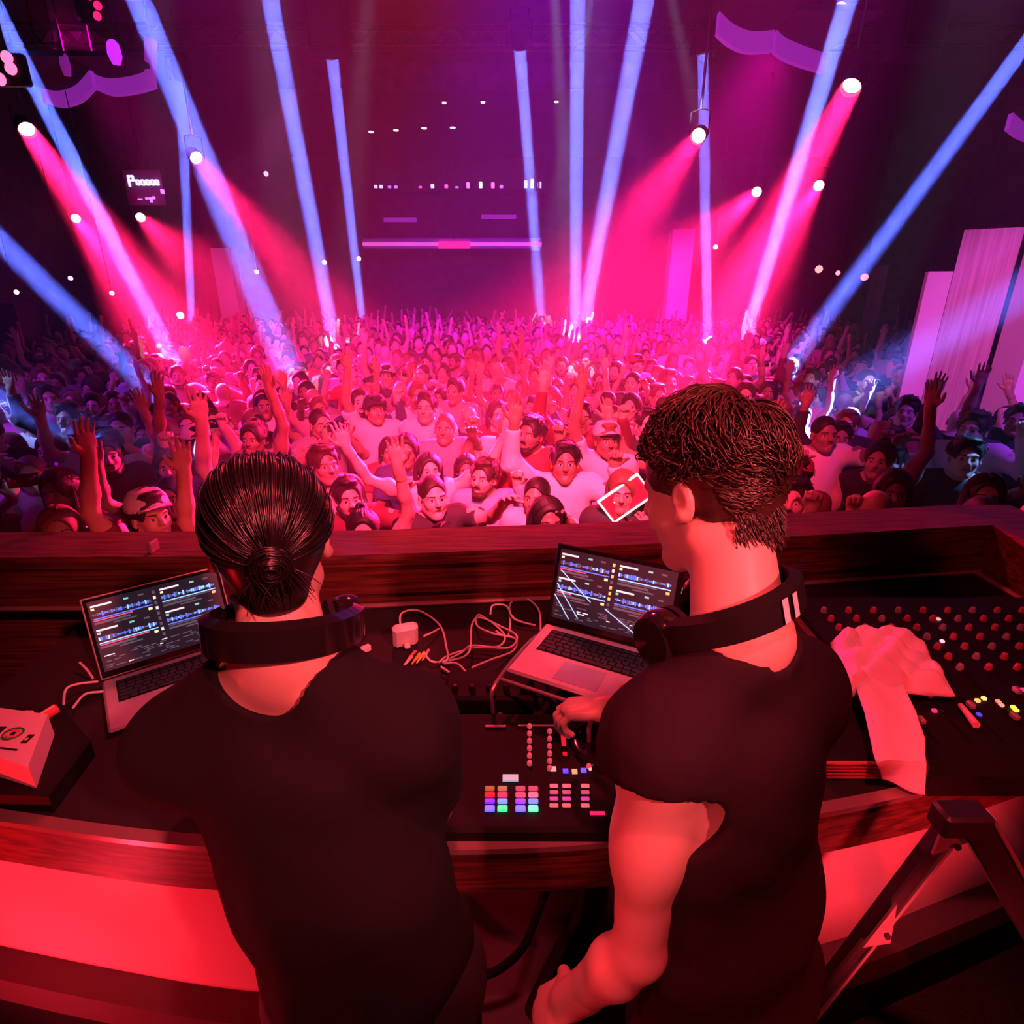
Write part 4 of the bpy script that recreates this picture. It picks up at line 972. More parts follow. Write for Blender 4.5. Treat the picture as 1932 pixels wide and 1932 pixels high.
# ------------------------------------------------------------------ device and sticker box at the left
p = on(60, 1440, .05)
root = empty('sticker_box', PZ(45, 1440, TZ + .001), 'pale square box printed with a round logo at the table edge', 'box', rot=(0, 0, math.radians(-14)))
c = [PZ(2, 1363, TZ + .06), PZ(100, 1377, TZ + .06), PZ(65, 1478, TZ + .06), PZ(-10, 1455, TZ + .06)]
root.location = (c[0].x * .5 + c[2].x * .5, c[0].y * .5 + c[2].y * .5, TZ); root.rotation_euler = (0, 0, 0); bpy.context.view_layer.update()
L = [v - root.location for v in c]
mb = MB(); mb.prism([(v.x, v.y) for v in (L[3], L[2], L[1], L[0])], .0, .06, mat('pink_card', (.80, .62, .66), .6)); child(mb, 'carton', root, smooth=False)
def bl(u, v, z=.0605): q = L[3].lerp(L[2], u).lerp(L[0].lerp(L[1], u), v); return Vector((q.x, q.y, z))
mb = MB(); cc = bl(.46, .50); dk = mat('logo_black', (.02, .015, .03), .5); gr = mat('logo_green', (.05, .30, .03), .5); ye = mat('logo_yellow', (.75, .8, .05), .5); pk = mat('logo_pink', (.8, .1, .35), .5)
ring = [cc + Vector((.020 * math.cos(t / 24 * 6.283), .018 * math.sin(t / 24 * 6.283), 0)) for t in range(24)]
mb.tube(ring, .0028, gr, n=5, close=True); ring2 = [cc + (q - cc) * .62 for q in ring]; mb.tube(ring2, .0026, pk, n=5, close=True)
mb.box(cc + Vector((0, 0, 0)), (.010, .010, .002), dk); mb.box(bl(.16, .50), (.016, .026, .002), dk); mb.box(bl(.79, .46), (.014, .026, .002), dk); mb.box(bl(.77, .44, .0620), (.006, .007, .002), ye)
mb.box(bl(.45, .20), (.044, .004, .002), dk, Matrix.Rotation(-.15, 3, 'Z')); child(mb, 'printed_logo', root, smooth=False)
p = on(70, 1400, 0); root = empty('media_player', (p.x + .02, p.y + .06, TZ), 'black flat player partly under the printed box', 'media player')
mb = MB(); 
pl = [PZ(x, y, TZ + .05) - root.location for x, y in [(-120, 1490), (90, 1500), (170, 1395), (120, 1335), (-120, 1330)]]
mb = MB(); mb.prism([(q.x, q.y) for q in pl], .0, .045, M_black); child(mb, 'case', root, smooth=False)
root.location.z = TZ; 
for ob in [o for o in bpy.data.objects if o.name.startswith('sticker_box')]: ob.location.z = TZ + .046
q = PZ(52, 1343, TZ + .05) - root.location; mb = MB(); mb.box((q.x, q.y, .047), (.022, .012, .006), glow('player_led', (1, .02, .04), 1.0), bev=.001); child(mb, 'red_button', root)
q = PZ(88, 1350, TZ + .055); mb = MB(); mb.tube([q + Vector((-.014, -.028, 0)), q + Vector((.010, .022, .004))], .013, mat('lighter_red', (.75, .10, .12), .3), n=12); mb.tube([q + Vector((-.010, -.024, .011)), q + Vector((.010, .018, .014))], .0035, M_white, n=6)
tag(mb.obj('lighter'), 'short red tube with a white stripe above the printed box', 'lighter')
# ------------------------------------------------------------------ mixing desk
root = empty('mixing_desk', (1.43, 1.34, TZ), 'large black mixing desk with rows of knobs and faders beside the towel', 'mixing desk')
dz = lambda y: .075 + (y + .35) * .06
mb = MB(); W2, D2 = .52, .36
prof = [(-D2, 0), (-D2, .055), (-D2 + .05, .070), (D2 - .07, .100), (D2, .095), (D2, 0)]
A_ = [Vector((-W2, y, z)) for y, z in prof]; B_ = [Vector((W2, y, z)) for y, z in prof]
mb.strip(A_, B_, M_black); mb.add(A_, [tuple(range(len(A_)))], M_black); mb.add(B_, [tuple(range(len(B_) - 1, -1, -1))], M_black); child(mb, 'console_body', root)
def dsk(y): return np.interp(y, [p[0] for p in prof[1:5]], [p[1] for p in prof[1:5]])
for q in (-1, 1):
    mb = MB(); mb.box((q * (W2 + .012), 0, .042), (.022, 2 * D2, .084), M_woodv, bev=.006); child(mb, 'side_cheek', root)
kn = mat('knob_red', (.42, .08, .12), .35); kn2 = mat('knob_grey', (.30, .24, .28), .35); nk = 0
for c_ in range(12):
    x = -W2 + .07 + c_ * .078
    for r_ in range(7):
        y = D2 - .10 - r_ * .046
        if nk < 90:
            mb = MB(); mb.lathe([(.0095, 0), (.0088, .010), (.006, .017), (0, .0175)], kn if (r_ + c_) % 3 else kn2, c=(x, y, dsk(y)), n=10); child(mb, 'knob', root); nk += 1
for c_ in range(12):
    x = -W2 + .07 + c_ * .078; mb = MB(); y0, y1 = -D2 + .08, -.02
    mb.box((x, (y0 + y1) / 2, dsk(-.15) + .0015), (.006, y1 - y0, .003), M_blackg, Matrix.Rotation(.06, 3, 'X'))
    yy = y0 + (y1 - y0) * (.25 + .5 * ((c_ * 37) % 10) / 10); mb.box((x, yy, dsk(yy) + .010), (.014, .022, .014), kn2, bev=.003); child(mb, 'channel_fader', root)
for k, (x, y, col) in enumerate([(1845, 1320, (1, .45, .12)), (1857, 1316, (.9, .6, .2)), (1884, 1322, (1, .2, .12)), (1890, 1328, (1, .25, .2)), (1913, 1332, (.85, .95, .05)), (1918, 1337, (.75, .95, .05)), (1848, 1345, (.05, .04, .5)), (1930, 1301, (1, .02, .2)), (1768, 1176, (1, .3, .35)), (1776, 1215, (1, .45, .55)), (1764, 1338, (1, .02, .15))]):
    q = PZ(x, y, TZ + .085) - root.location; mb = MB(); mb.box((q.x, q.y, dsk(q.y) + .004), (.009, .009, .006), glow('desk_led_%d' % k, col, 1.5)); child(mb, 'indicator_light', root)
# raised lip strip and white pen on the desk
a = PZ(1812, 1330, TZ + .09); b = PZ(1842, 1368, TZ + .09); mb = MB(); mb.tube([a, b], [.006, .009], mat('pen_pink', (.8, .45, .52), .4), n=10); tag(mb.obj('pen'), 'pale pen lying on the mixing desk beside the towel corner', 'pen')
# small glass knob in front of desk
p = on(1770, 1437, 0); mb = MB(); mb.lathe([(.016, 0), (.020, .01), (.016, .035), (.010, .042), (0, .042)], mat('shiny_cup', (.75, .5, .55), .12, .6), n=18); o = mb.obj('small_cup'); o.location = (p.x, p.y, TZ); tag(o, 'small shiny cup standing on the worktop beside the towel end', 'cup')
# tray with ribbed front between the second DJ and towel
p = on(1640, 1400, 0); root = empty('ribbed_case', (.80, 1.14, TZ), 'dark case with red ribbed front under the hanging towel', 'case')
mb = MB(); mb.box((0, 0, .03), (.20, .22, .055), M_black, bev=.006); child(mb, 'case_body', root)
mb = MB()
for k in range(5): mb.box((-.01, -.115, .010 + k * .010), (.17, .008, .004), mat('rib_red', (.55, .12, .12), .35))
child(mb, 'ribbed_front', root)
# ------------------------------------------------------------------ towel
wn = value_noise(5, 30); wn2 = value_noise(8, 75)
def ff(f_, x, y): return float(f_(np.array(x), np.array(y), np.array(0.)))
mb = MB()
bunch = [[(1572, 1207), (1610, 1196), (1700, 1196), (1740, 1232)], [(1580, 1250), (1640, 1240), (1715, 1250), (1785, 1280)], [(1592, 1315), (1640, 1290), (1710, 1300), (1802, 1305)]]
def lerp2(g, u, v):
    a_ = v * (len(g) - 1); i = min(int(a_), len(g) - 2); t = a_ - i; b_ = u * (len(g[0]) - 1); j = min(int(b_), len(g[0]) - 2); s_ = b_ - j
    P_ = lambda i, j: Vector((g[i][j][0], g[i][j][1]))
    return (P_(i, j) * (1 - s_) + P_(i, j + 1) * s_) * (1 - t) + (P_(i + 1, j) * (1 - s_) + P_(i + 1, j + 1) * s_) * t
def tw(u, v):
    q = lerp2(bunch, u, v); w_ = PZ(q.x, q.y, TZ + .115); e = min(u, 1 - u, v, 1 - v); e = min(1, e * 7)
    z = TZ + .112 + e * (.026 + .026 * abs(ff(wn, w_.x, w_.y)) + .013 * ff(wn2, w_.x, w_.y)) - (0 if e > .6 else .012 * (1 - e)); return (w_.x, w_.y, z)
mb.grid(tw, 54, 36, M_towel)
def tail(u, v):
    g = [[(1610, 1290), (1660, 1270), (1700, 1290)], [(1632, 1345), (1670, 1330), (1728, 1345)], [(1648, 1420), (1690, 1410), (1745, 1400)], [(1664, 1466), (1700, 1480), (1745, 1498)]]
    q = lerp2(g, u, v); h = .118 - .03 * v if v < .78 else .118 - .0234 - .07 * (v - .78) / .22; w_ = PZ(q.x, q.y, TZ + h); return (w_.x, w_.y, TZ + h + .006 * ff(wn, w_.x * 1.5, w_.y * .5) + .004 * math.sin(u * 6.28))
mb.grid(tail, 24, 50, M_towel)
o = mb.obj('towel'); tag(o, 'crumpled white towel lying on the mixing desk, one end hanging to the table edge', 'towel')
md = o.modifiers.new('thick', 'SOLIDIFY'); md.thickness = .006
# ------------------------------------------------------------------ folding stand at the right, hanging cable
root = empty('folding_stand', (1.0, .86, 0), 'dark steel folding trestle with bright bolted plates before the booth', 'folding stand')
def leg(a, b, w, m, name, lb=None):
    a = Vector(a); b = Vector(b); d = (b - a).normalized(); s_ = Vector((0, 1, 0)); n = d.cross(s_).normalized(); mb = MB()
    R = Matrix((n, s_, d)).transposed(); mb.box((a + b) / 2, (w, .03, (b - a).length), m, R, bev=.004); mb.box((a + b) / 2 + n * (w * .5 + .006) - s_ * .004, (.007, .026, (b - a).length * .98), M_redmetal, R)
    return childw(mb, name, root, label=lb)
a = PY(1800, 1540, .83); b = PY(1548, 1868, .83); d = b - a; foot = a + d * ((a.z - .02) / (a.z - b.z))
leg(a, foot, .028, M_steel, 'leg')
a2 = PY(1828, 1540, .80); b2_ = PY(1930, 1720, .80); d = b2_ - a2; foot2 = a2 + d * ((a2.z - .02) / (a2.z - b2_.z)); leg(a2, foot2, .05, M_steel, 'leg')
def plate(pts, Y, label=None):
    w = [PY(x, y, Y) for x, y in pts]; mb = MB(); n = len(w); vs = [tuple(v) for v in w] + [(v.x, v.y + .006, v.z) for v in w]
    mb.add(vs, [tuple(range(n)), tuple(range(2 * n - 1, n - 1, -1))] + [(i, (i + 1) % n, n + (i + 1) % n, n + i) for i in range(n)], M_redmetal)
    cx = sum((v for v in w), Vector()) / n; mb.lathe([(.006, 0), (.006, .006), (0, .006)], M_steel, R=Matrix.Rotation(math.pi / 2, 3, 'X'), c=cx + Vector((.008, -.001, -.008)), n=8)
    childw(mb, 'bolt_plate', root, smooth=False)
plate([(1774, 1578), (1828, 1576), (1832, 1588), (1760, 1614)], .80); plate([(1693, 1706), (1680, 1780), (1628, 1788)], .80)
mb = MB(); mb.box(PY(1812, 1545, .80), (.09, .05, .05), M_steel, bev=.006); childw(mb, 'top_clamp', root)
mb = MB(); mb.tube([foot + Vector((0, 0, .3)), foot2 + Vector((0, 0, .3))], .01, M_steel, n=8); childw(mb, 'cross_bar', root)
for f_ in (foot, foot2):
    mb = MB(); mb.box((f_.x, f_.y, .012), (.07, .05, .024), M_black, bev=.006); childw(mb, 'rubber_foot', root)
mb = MB(); pts = [PY(1060, 1600, .90), PY(1045, 1640, .885), PY(1015, 1720, .86), PY(985, 1790, .84), PY(930, 1835, .84), PY(880, 1838, .84), PY(820, 1820, .85), PY(800, 1700, .88)]
mb.tube(smooth_path(pts, 8), .009, M_black, n=10); tag(mb.obj('black_cable'), 'thick black cable sagging under the table between the two DJs', 'cable')
mb = MB(); pts = [PY(1120, 1620, .92), PY(1105, 1720, .91), PY(1050, 1830, .90), PY(1000, 1932, .89)]
mb.tube(smooth_path(pts, 8), .03, M_black, n=10); tag(mb.obj('cable_sleeve'), 'black cable sleeve running down the darkened panel by the second DJ arm', 'cable sleeve')

# ================================================================== THE TWO DJS
def J3(px, py, d): return np.array(P3(px, py, d))
def slerp_dir(a, b, t):
    a = unit(a); b = unit(b); w = math.acos(max(-1, min(1, float(a @ b)))); 
    return a if w < 1e-4 else (math.sin((1 - t) * w) * a + math.sin(t * w) * b) / math.sin(w)

def dj(name, label, Jt, hc, hf, hu, tee, seed, neck_r, neck_drop, sleeve, loose, hands, hemdown, hs=1.0):
    h = .0085
    R = frame(hf, hu); hc = np.array(hc)
    Jt['nt'] = hc + (-R[2] * .075 - R[1] * .02) * hs
    G, RB, A, ch, wa = body_field(Jt, h)
    parts = [G.mesh()]
    Hf, w = head_field(hc, R, .0045, hs, neck=A['nb'] + (A['nt'] - A['nb']) * .2)
    parts.append(Hf.mesh())
    for (sd, d, n, side, curl, spread) in hands:
        parts.append(hand_field(A['wr' + sd], A['el' + sd], d, n, side, curl, spread, .0036).mesh())
    body = np_obj(name, parts, [M_skin, M_eye, M_eyew, M_brow, M_lip], slot=face_slots(w, R, hs))
    tag(body, label, 'person')
    Sf = shirt_field(Jt, RB, A, ch, wa, .0075, sleeve=sleeve, loose=loose, neck_r=neck_r, neck_drop=neck_drop, seed=seed, folds=.0045, hemdown=hemdown)
    np_obj('t_shirt', [Sf.mesh()], [tee], body)
    np_obj('trousers', [trousers_field(Jt, RB, A, .011).mesh()], [M_jean], body)
    np_obj('shoes', [shoes_field(A, RB, .011).mesh()], [M_black], body)
    return body, w, R, A, RB

def headphones(label, c, f, u, rx, ry, sag, th, mband, cups, stripes=None, bh=.025):
    """an open band round the neck: c centre, f the open side, u up"""
    R = frame(f, u); c = np.array(c); root = empty('headphones', c, label, 'headphones')
    W_ = lambda x, y, z: Vector(c + R[0] * x + R[1] * y + R[2] * z)
    A_ = [[], [], [], []]; K = 40; T = [math.radians(-90 - 128 + 256 * k / K) for k in range(K + 1)]
    for t in T:
        cx, cy = math.cos(t), math.sin(t); z = sag * (cy + 1) * .5; hw = bh if abs(math.degrees(t) + 90) < 105 else .014
        for q, (dr, dz) in enumerate([(-th, -hw), (th, -hw * .9), (th, hw * .9), (-th, hw)]):
            A_[q].append(W_(cx * (rx + dr), cy * (ry + dr), z + dz - dr * .3))
    mb = MB()
    for q in range(4): mb.strip(A_[q], A_[(q + 1) % 4], mband)
    mb.add([A_[q][0] for q in range(4)], [(0, 1, 2, 3)], mband); mb.add([A_[q][-1] for q in range(4)], [(3, 2, 1, 0)], mband)
    o = childw(mb, 'headband', root); m = o.modifiers.new('bev', 'BEVEL'); m.width = .005; m.segments = 3
    for t in (T[0], T[-1]):
        p = W_(math.cos(t) * rx, math.sin(t) * ry, sag * (math.sin(t) + 1) * .5 - .012); d = Vector(R[0] * math.cos(t) + R[1] * math.sin(t) * .4 + R[2] * .1)
        Rm = d.to_track_quat('Z', 'Y').to_matrix(); mb = MB()
        mb.lathe([(.0, -.024), (.030, -.024), (.040, -.016), (.042, -.002), (.040, .010), (.034, .018), (.0, .021)], M_blackg, R=Rm, c=p, n=28); childw(mb, 'ear_cup', root)
        mb = MB(); mb.lathe([(.018, -.036), (.034, -.038), (.041, -.030), (.040, -.022), (.02, -.022)], M_black, R=Rm, c=p, n=24); childw(mb, 'ear_pad', root)
    if stripes:
        for (ta, tb) in stripes:
            mb = MB(); A0, B0 = [], []
            for k in range(5):
                t = math.radians(ta + (tb - ta) * k / 4); cx, cy = math.cos(t), math.sin(t); z = sag * (cy + 1) * .5
                A0.append(W_(cx * (rx + th + .0035), cy * (ry + th + .0035), z - .017)); B0.append(W_(cx * (rx + th + .0035), cy * (ry + th + .0035), z + .015))
            mb.strip(A0, B0, mat('white_stripe', (.85, .75, .75), .3)); childw(mb, 'white_stripe', root)
    return root

# ---- first DJ: slicked black hair gathered in a knot
hcA = J3(510, 1024, .885)
JA = dict(nb=J3(536, 1222, .85), shL=J3(338, 1412, .89), shR=J3(778, 1378, .875), pe=np.array((-.240, .655, .93)),
          elL=np.array((-.590, .86, 1.15)), elR=np.array((-.150, .80, 1.12)), wrL=np.array((-.43, 1.00, 1.02)), wrR=np.array((-.235, 1.00, 1.02)),
          knL=np.array((-.34, .70, .50)), knR=np.array((-.14, .70, .50)), anL=np.array((-.36, .62, .085)), anR=np.array((-.12, .62, .085)), bf=np.array((0., 1., 0.)))
hfA = np.array((-.36, .90, -.24)); huA = np.array((-.08, .24, .95))
bodyA, wA, RA, AA, RBA = dj('person', 'person with slicked black hair knotted behind, black T-shirt, back turned at the booth', JA, hcA, hfA, huA, M_tee, 3, .092, .012, .66, .024,
    [('L', (.25, .95, -.15), (0, -.15, -1), 1, .45, .12), ('R', (-.15, .95, -.15), (0, -.15, -1), -1, .45, .12)], .16, 1.0)
def ell_surf(w, R, d, lift=0., ax=(.088, .108, .100), c=(0, -.014, .036)):
    d = unit(d); k = 1 / math.sqrt((d[0] / ax[0]) ** 2 + (d[1] / ax[1]) ** 2 + (d[2] / ax[2]) ** 2); k += lift
    return np.array(w(c[0] + d[0] * k, c[1] + d[1] * k, c[2] + d[2] * k))
rs = np.random.RandomState(4)
HF = Field(np.array(hcA) - .19, np.array(hcA) + .19, .0045)
EA = lambda c, r, k=.02, sub=False: HF.ell(wA(*c), np.array(r) * 1.0, RA, k, sub)
EA((0, -.014, .034), (.084, .104, .097)); HF.cap(wA(0, -.055, -.02), wA(0, -.062, -.062), .058, .046, .04)
EA((0, .115, -.045), (.070, .10, .115), .012, True)
for q in (-1, 1): EA((q * .092, .016, -.035), (.034, .056, .056), .008, True)
nA = value_noise(2, 60); HF.disp(lambda X, Y, Z: .0012 * nA(X, Y, Z))
knot = unit((.012, -.92, -.42)); paths = []
for i in range(1500):
    th = rs.uniform(0, 2 * math.pi); rad = rs.uniform(.35, 2.35)
    # start directions spread round the knot, ending at the knot
    t1 = unit(np.cross(knot, (0, 0, 1))); t2 = np.cross(t1, knot)
    st = knot * math.cos(rad) + (t1 * math.cos(th) + t2 * math.sin(th)) * math.sin(rad); st = unit(st)
    if st[1] > .45 and st[2] < .35: continue
    if st[2] < -.55 and st[1] > -.5: continue
    if abs(st[0]) > .55 and st[2] < -.02 and st[1] > -.45: continue
    if st[2] < -.80: continue
    lift = rs.uniform(-.002, .003) + (.004 if rs.rand() < .08 else 0); off_ = rs.normal(0, .07, 3); P = []
    for k in range(12):
        t = k / 11 * .97; d = slerp_dir(st, unit(knot + off_ * .35), t); d = unit(d + off_ * .5 * math.sin(math.pi * t) * .35)
        P.append(ell_surf(wA, RA, d, lift + .003 * math.sin(math.pi * t) + .004 * t, (.0860, .1065, .0995)))
    paths.append(P)
KC = ell_surf(wA, RA, knot, .010, (.0860, .1065, .0995)); kp = []
kn_ = unit(KC - np.array(wA(0, -.014, .036))); k1 = unit(np.cross(kn_, (0, 0, 1))); k2 = np.cross(k1, kn_)
for i in range(240):
    a0 = rs.uniform(0, 6.283); r_ = rs.uniform(.006, .026); zo = rs.uniform(-.004, .012) + (.026 - r_) * .45; tl = rs.normal(0, .25); P = []
    for k in range(12):
        a = a0 + k * .33; rr = r_ * (1 + .12 * math.sin(a * 2 + a0)); P.append(KC + (k1 * math.cos(a) + k2 * math.sin(a)) * rr + kn_ * (zo + tl * .008 * math.sin(a)))
    kp.append(P)
tips = []
for i in range(60):        # loose wisps below the knot and at the nape
    b = KC + k1 * rs.uniform(-.03, .03) - k2 * .01 + kn_ * .006; d = unit(k1 * rs.uniform(-.8, .8) + k2 * (-1 if k2[2] > 0 else 1) * rs.uniform(.3, 1) + kn_ * rs.uniform(-.1, .5)); L = rs.uniform(.02, .055)
    tips.append([b + d * L * k / 11 + np.array((0, 0, -1)) * .012 * (k / 11) ** 2 - kn_ * .006 * (k / 11) for k in range(12)])
hair = np_obj('hair', [HF.mesh(), strands(paths, .0019, .0011), strands(kp, .0019, .0014), strands(tips, .0014, .0004)], [M_blackhair], bodyA)
headphones('black headphones with a glossy band hanging round the neck of the slick-haired DJ', AA['nb'] + np.array((0.0, .022, .050)), (-.15, 1, -.12), (0, .30, 1), .105, .108, -.045, .0075, M_blackg, 1)

# ---- second DJ: tousled brown hair, head bent toward the first laptop
hcB = J3(1340, 925, .86)
JB = dict(nb=J3(1392, 1185, .80), shL=J3(1240, 1400, .775), shR=J3(1490, 1305, .93), pe=np.array((.372, .660, .86)),
          elL=J3(1206, 1790, .87), elR=np.array((.42, .92, 1.15)), wrL=J3(1085, 1880, .96), wrR=J3(1148, 1336, 1.27),
          knL=np.array((.27, .66, .48)), knR=np.array((.50, .70, .48)), anL=np.array((.25, .58, .085)), anR=np.array((.53, .64, .085)), bf=np.array((-.45, .89, 0.)))
hfB = np.array((-.62, .70, -.36)); huB = np.array((-.18, .30, .93))
bodyB, wB, RB_, AB, RBB = dj('person', 'person with tousled brown hair, dark T-shirt, one arm hanging, other hand at the controller', JB, hcB, hfB, huB, M_tee2, 8, .078, .0, .06, .020,
    [('L', (-.60, .12, -.72), (.75, -.10, -.55), -1, .95, .02), ('R', (-.86, .10, -.10), (-.1, -.2, -.95), -1, .75, .06)], .13, 1.0)
HF = Field(np.array(hcB) - .19, np.array(hcB) + .19, .0045)
EB = lambda c, r, k=.02, sub=False: HF.ell(wB(*c), np.array(r) * 1.0, RB_, k, sub)
EB((0, -.014, .036), (.084, .104, .097)); HF.cap(wB(0, -.046, -.02), wB(0, -.050, -.055), .050, .040, .03)
EB((0, .120, -.045), (.072, .10, .115), .012, True)
for q in (-1, 1): EB((q * .090, .022, -.050), (.032, .056, .062), .008, True)
nB = value_noise(12, 75); HF.disp(lambda X, Y, Z: .003 * nB(X, Y, Z))
paths = []; crown = unit((.15, -.55, .82)); side1 = unit(np.cross(crown, (1, 0, 0))); side2 = np.cross(crown, side1)
flow = value_noise(21, 3.2); flow2 = value_noise(23, 3.6)
for i in range(5600):
    d = unit(rs.normal(0, 1, 3))
    if d[1] > .55 and d[2] < .25: continue
    if d[2] < -.42 and (d[1] > -.45 or d[2] < -.80): continue
    if abs(d[0]) > .55 and d[2] < -.15 and d[1] > -.45: continue
    if d[2] < -.1 and d[1] > -.2: continue
    top = max(0, d[2]); L = .022 + .028 * max(0, d[2] + .35) + rs.uniform(0, .014); P = []; cur = d.copy()
    # hair flows away from the crown in a swirl with wandering clumps
    rd = d - crown * (d @ crown); rd = unit(rd); sw = np.cross(crown, rd)
    a = float(flow(d[0], d[1], d[2])) * 1.2; b = float(flow2(d[0], d[1], d[2])) * .9
    g = unit(rd * math.cos(a * .8 + .5) + sw * math.sin(a * .8 + .5) + rs.normal(0, .22, 3)); g = g - d * (g @ d); bend = rs.uniform(-1, 1) * .6 + b
    perp = np.cross(d, g); up_ = rs.uniform(.10, .45) * (1 if d[2] > -.1 else .4)
    for k in range(8):
        t = k / 7; q = unit(d + (g * t + perp * bend * .5 * t * t) * L / .10)
        P.append(ell_surf(wB, RB_, q, .001 + .006 * max(0, -d[2]) + up_ * L * math.sin(t * 2.3) * .75, (.083, .103, .096)))
    paths.append(P)
np_obj('hair', [HF.mesh(), strands(paths, .0019, .0007)], [M_brownhair], bodyB)
# short cropped stubble of hair at the nape and behind the ear
sp_ = []
for i in range(900):
    x = rs.uniform(-.062, .062); z = rs.uniform(-.088, -.030); y = -.115 + abs(x) * .55 + (z + .03) * -.15
    b = np.array(wB(x, y + .012, z)); d = unit(-RB_[2] + RB_[1] * -.25 + rs.normal(0, .2, 3)); L = rs.uniform(.006, .014) * (1 if z > -.07 else .6)
    sp_.append([b + d * L * k / 3 for k in range(4)])
np_obj('nape_hair', [strands(sp_, .0012, .0005)], [M_brownhair], bodyB)
headphones('black headphones with two white stripes round the neck of the tousle-haired DJ', AB['nb'] + np.array((-.02, .030, .040)), (-.72, .69, -.30), (-.28, .22, .93), .096, .100, -.040, .0075, M_black, 1, stripes=[(-113, -108), (-103, -98)], bh=.020)

# ================================================================== THE CROWD
def person_joints(pose, lean=0.):
    J = dict(nb=(0, -.02, 1.47), shL=(-.175, -.02, 1.41), shR=(.175, -.02, 1.41), pe=(0, 0, .96), knL=(-.10, .03, .50), knR=(.10, .03, .50), anL=(-.12, 0, .085), anR=(.12, 0, .085), bf=(0, 1, 0))
    P = {  # elbow, wrist, hand direction, palm side, curl  (for the right arm; mirrored for the left)
        'down': ((.24, .00, 1.12), (.24, .12, .90), (.0, .3, -1), (-1, 0, 0), .35),
        'up': ((.33, .08, 1.62), (.30, .14, 1.87), (-.1, .05, 1), (0, 1, 0), .12),
        'high': ((.24, .04, 1.70), (.20, .08, 1.97), (-.05, .1, 1), (-.3, 1, 0), .1),
        'vee': ((.40, .04, 1.58), (.52, .08, 1.82), (.25, .05, 1), (0, 1, 0), .08),
        'fist': ((.34, .14, 1.40), (.27, .22, 1.64), (0, .1, 1), (0, 1, 0), 1.3),
        'clap': ((.27, .14, 1.22), (.06, .34, 1.36), (-.15, .35, 1), (-1, .1, 0), .2),
        'film': ((.26, .20, 1.36), (.08, .34, 1.56), (-.15, .1, 1), (-.3, 1, 0), .55),
        'point': ((.28, .20, 1.50), (.26, .42, 1.66), (0, .7, .6), (0, .3, -1), .25),
        'mouth': ((.30, .12, 1.28), (.11, .22, 1.42), (-.3, .1, .9), (-.2, -1, 0), .7)}
    H = []
    for s_, q, k in (('L', -1, pose[0]), ('R', 1, pose[1])):
        el, wr, d, n, c = P[k]; m = lambda v: np.array((v[0] * q, v[1], v[2]), float)
        J['el' + s_] = m(el); J['wr' + s_] = m(wr)
        if k not in ('down', 'clap', 'mouth', 'film'): J['sh' + s_] = (.170 * q, -.01, 1.445)
        elif True: J['sh' + s_] = (.175 * q, -.02, 1.41)
        H.append((s_, m(d), m(n), -q, c, .10))
    return J, H

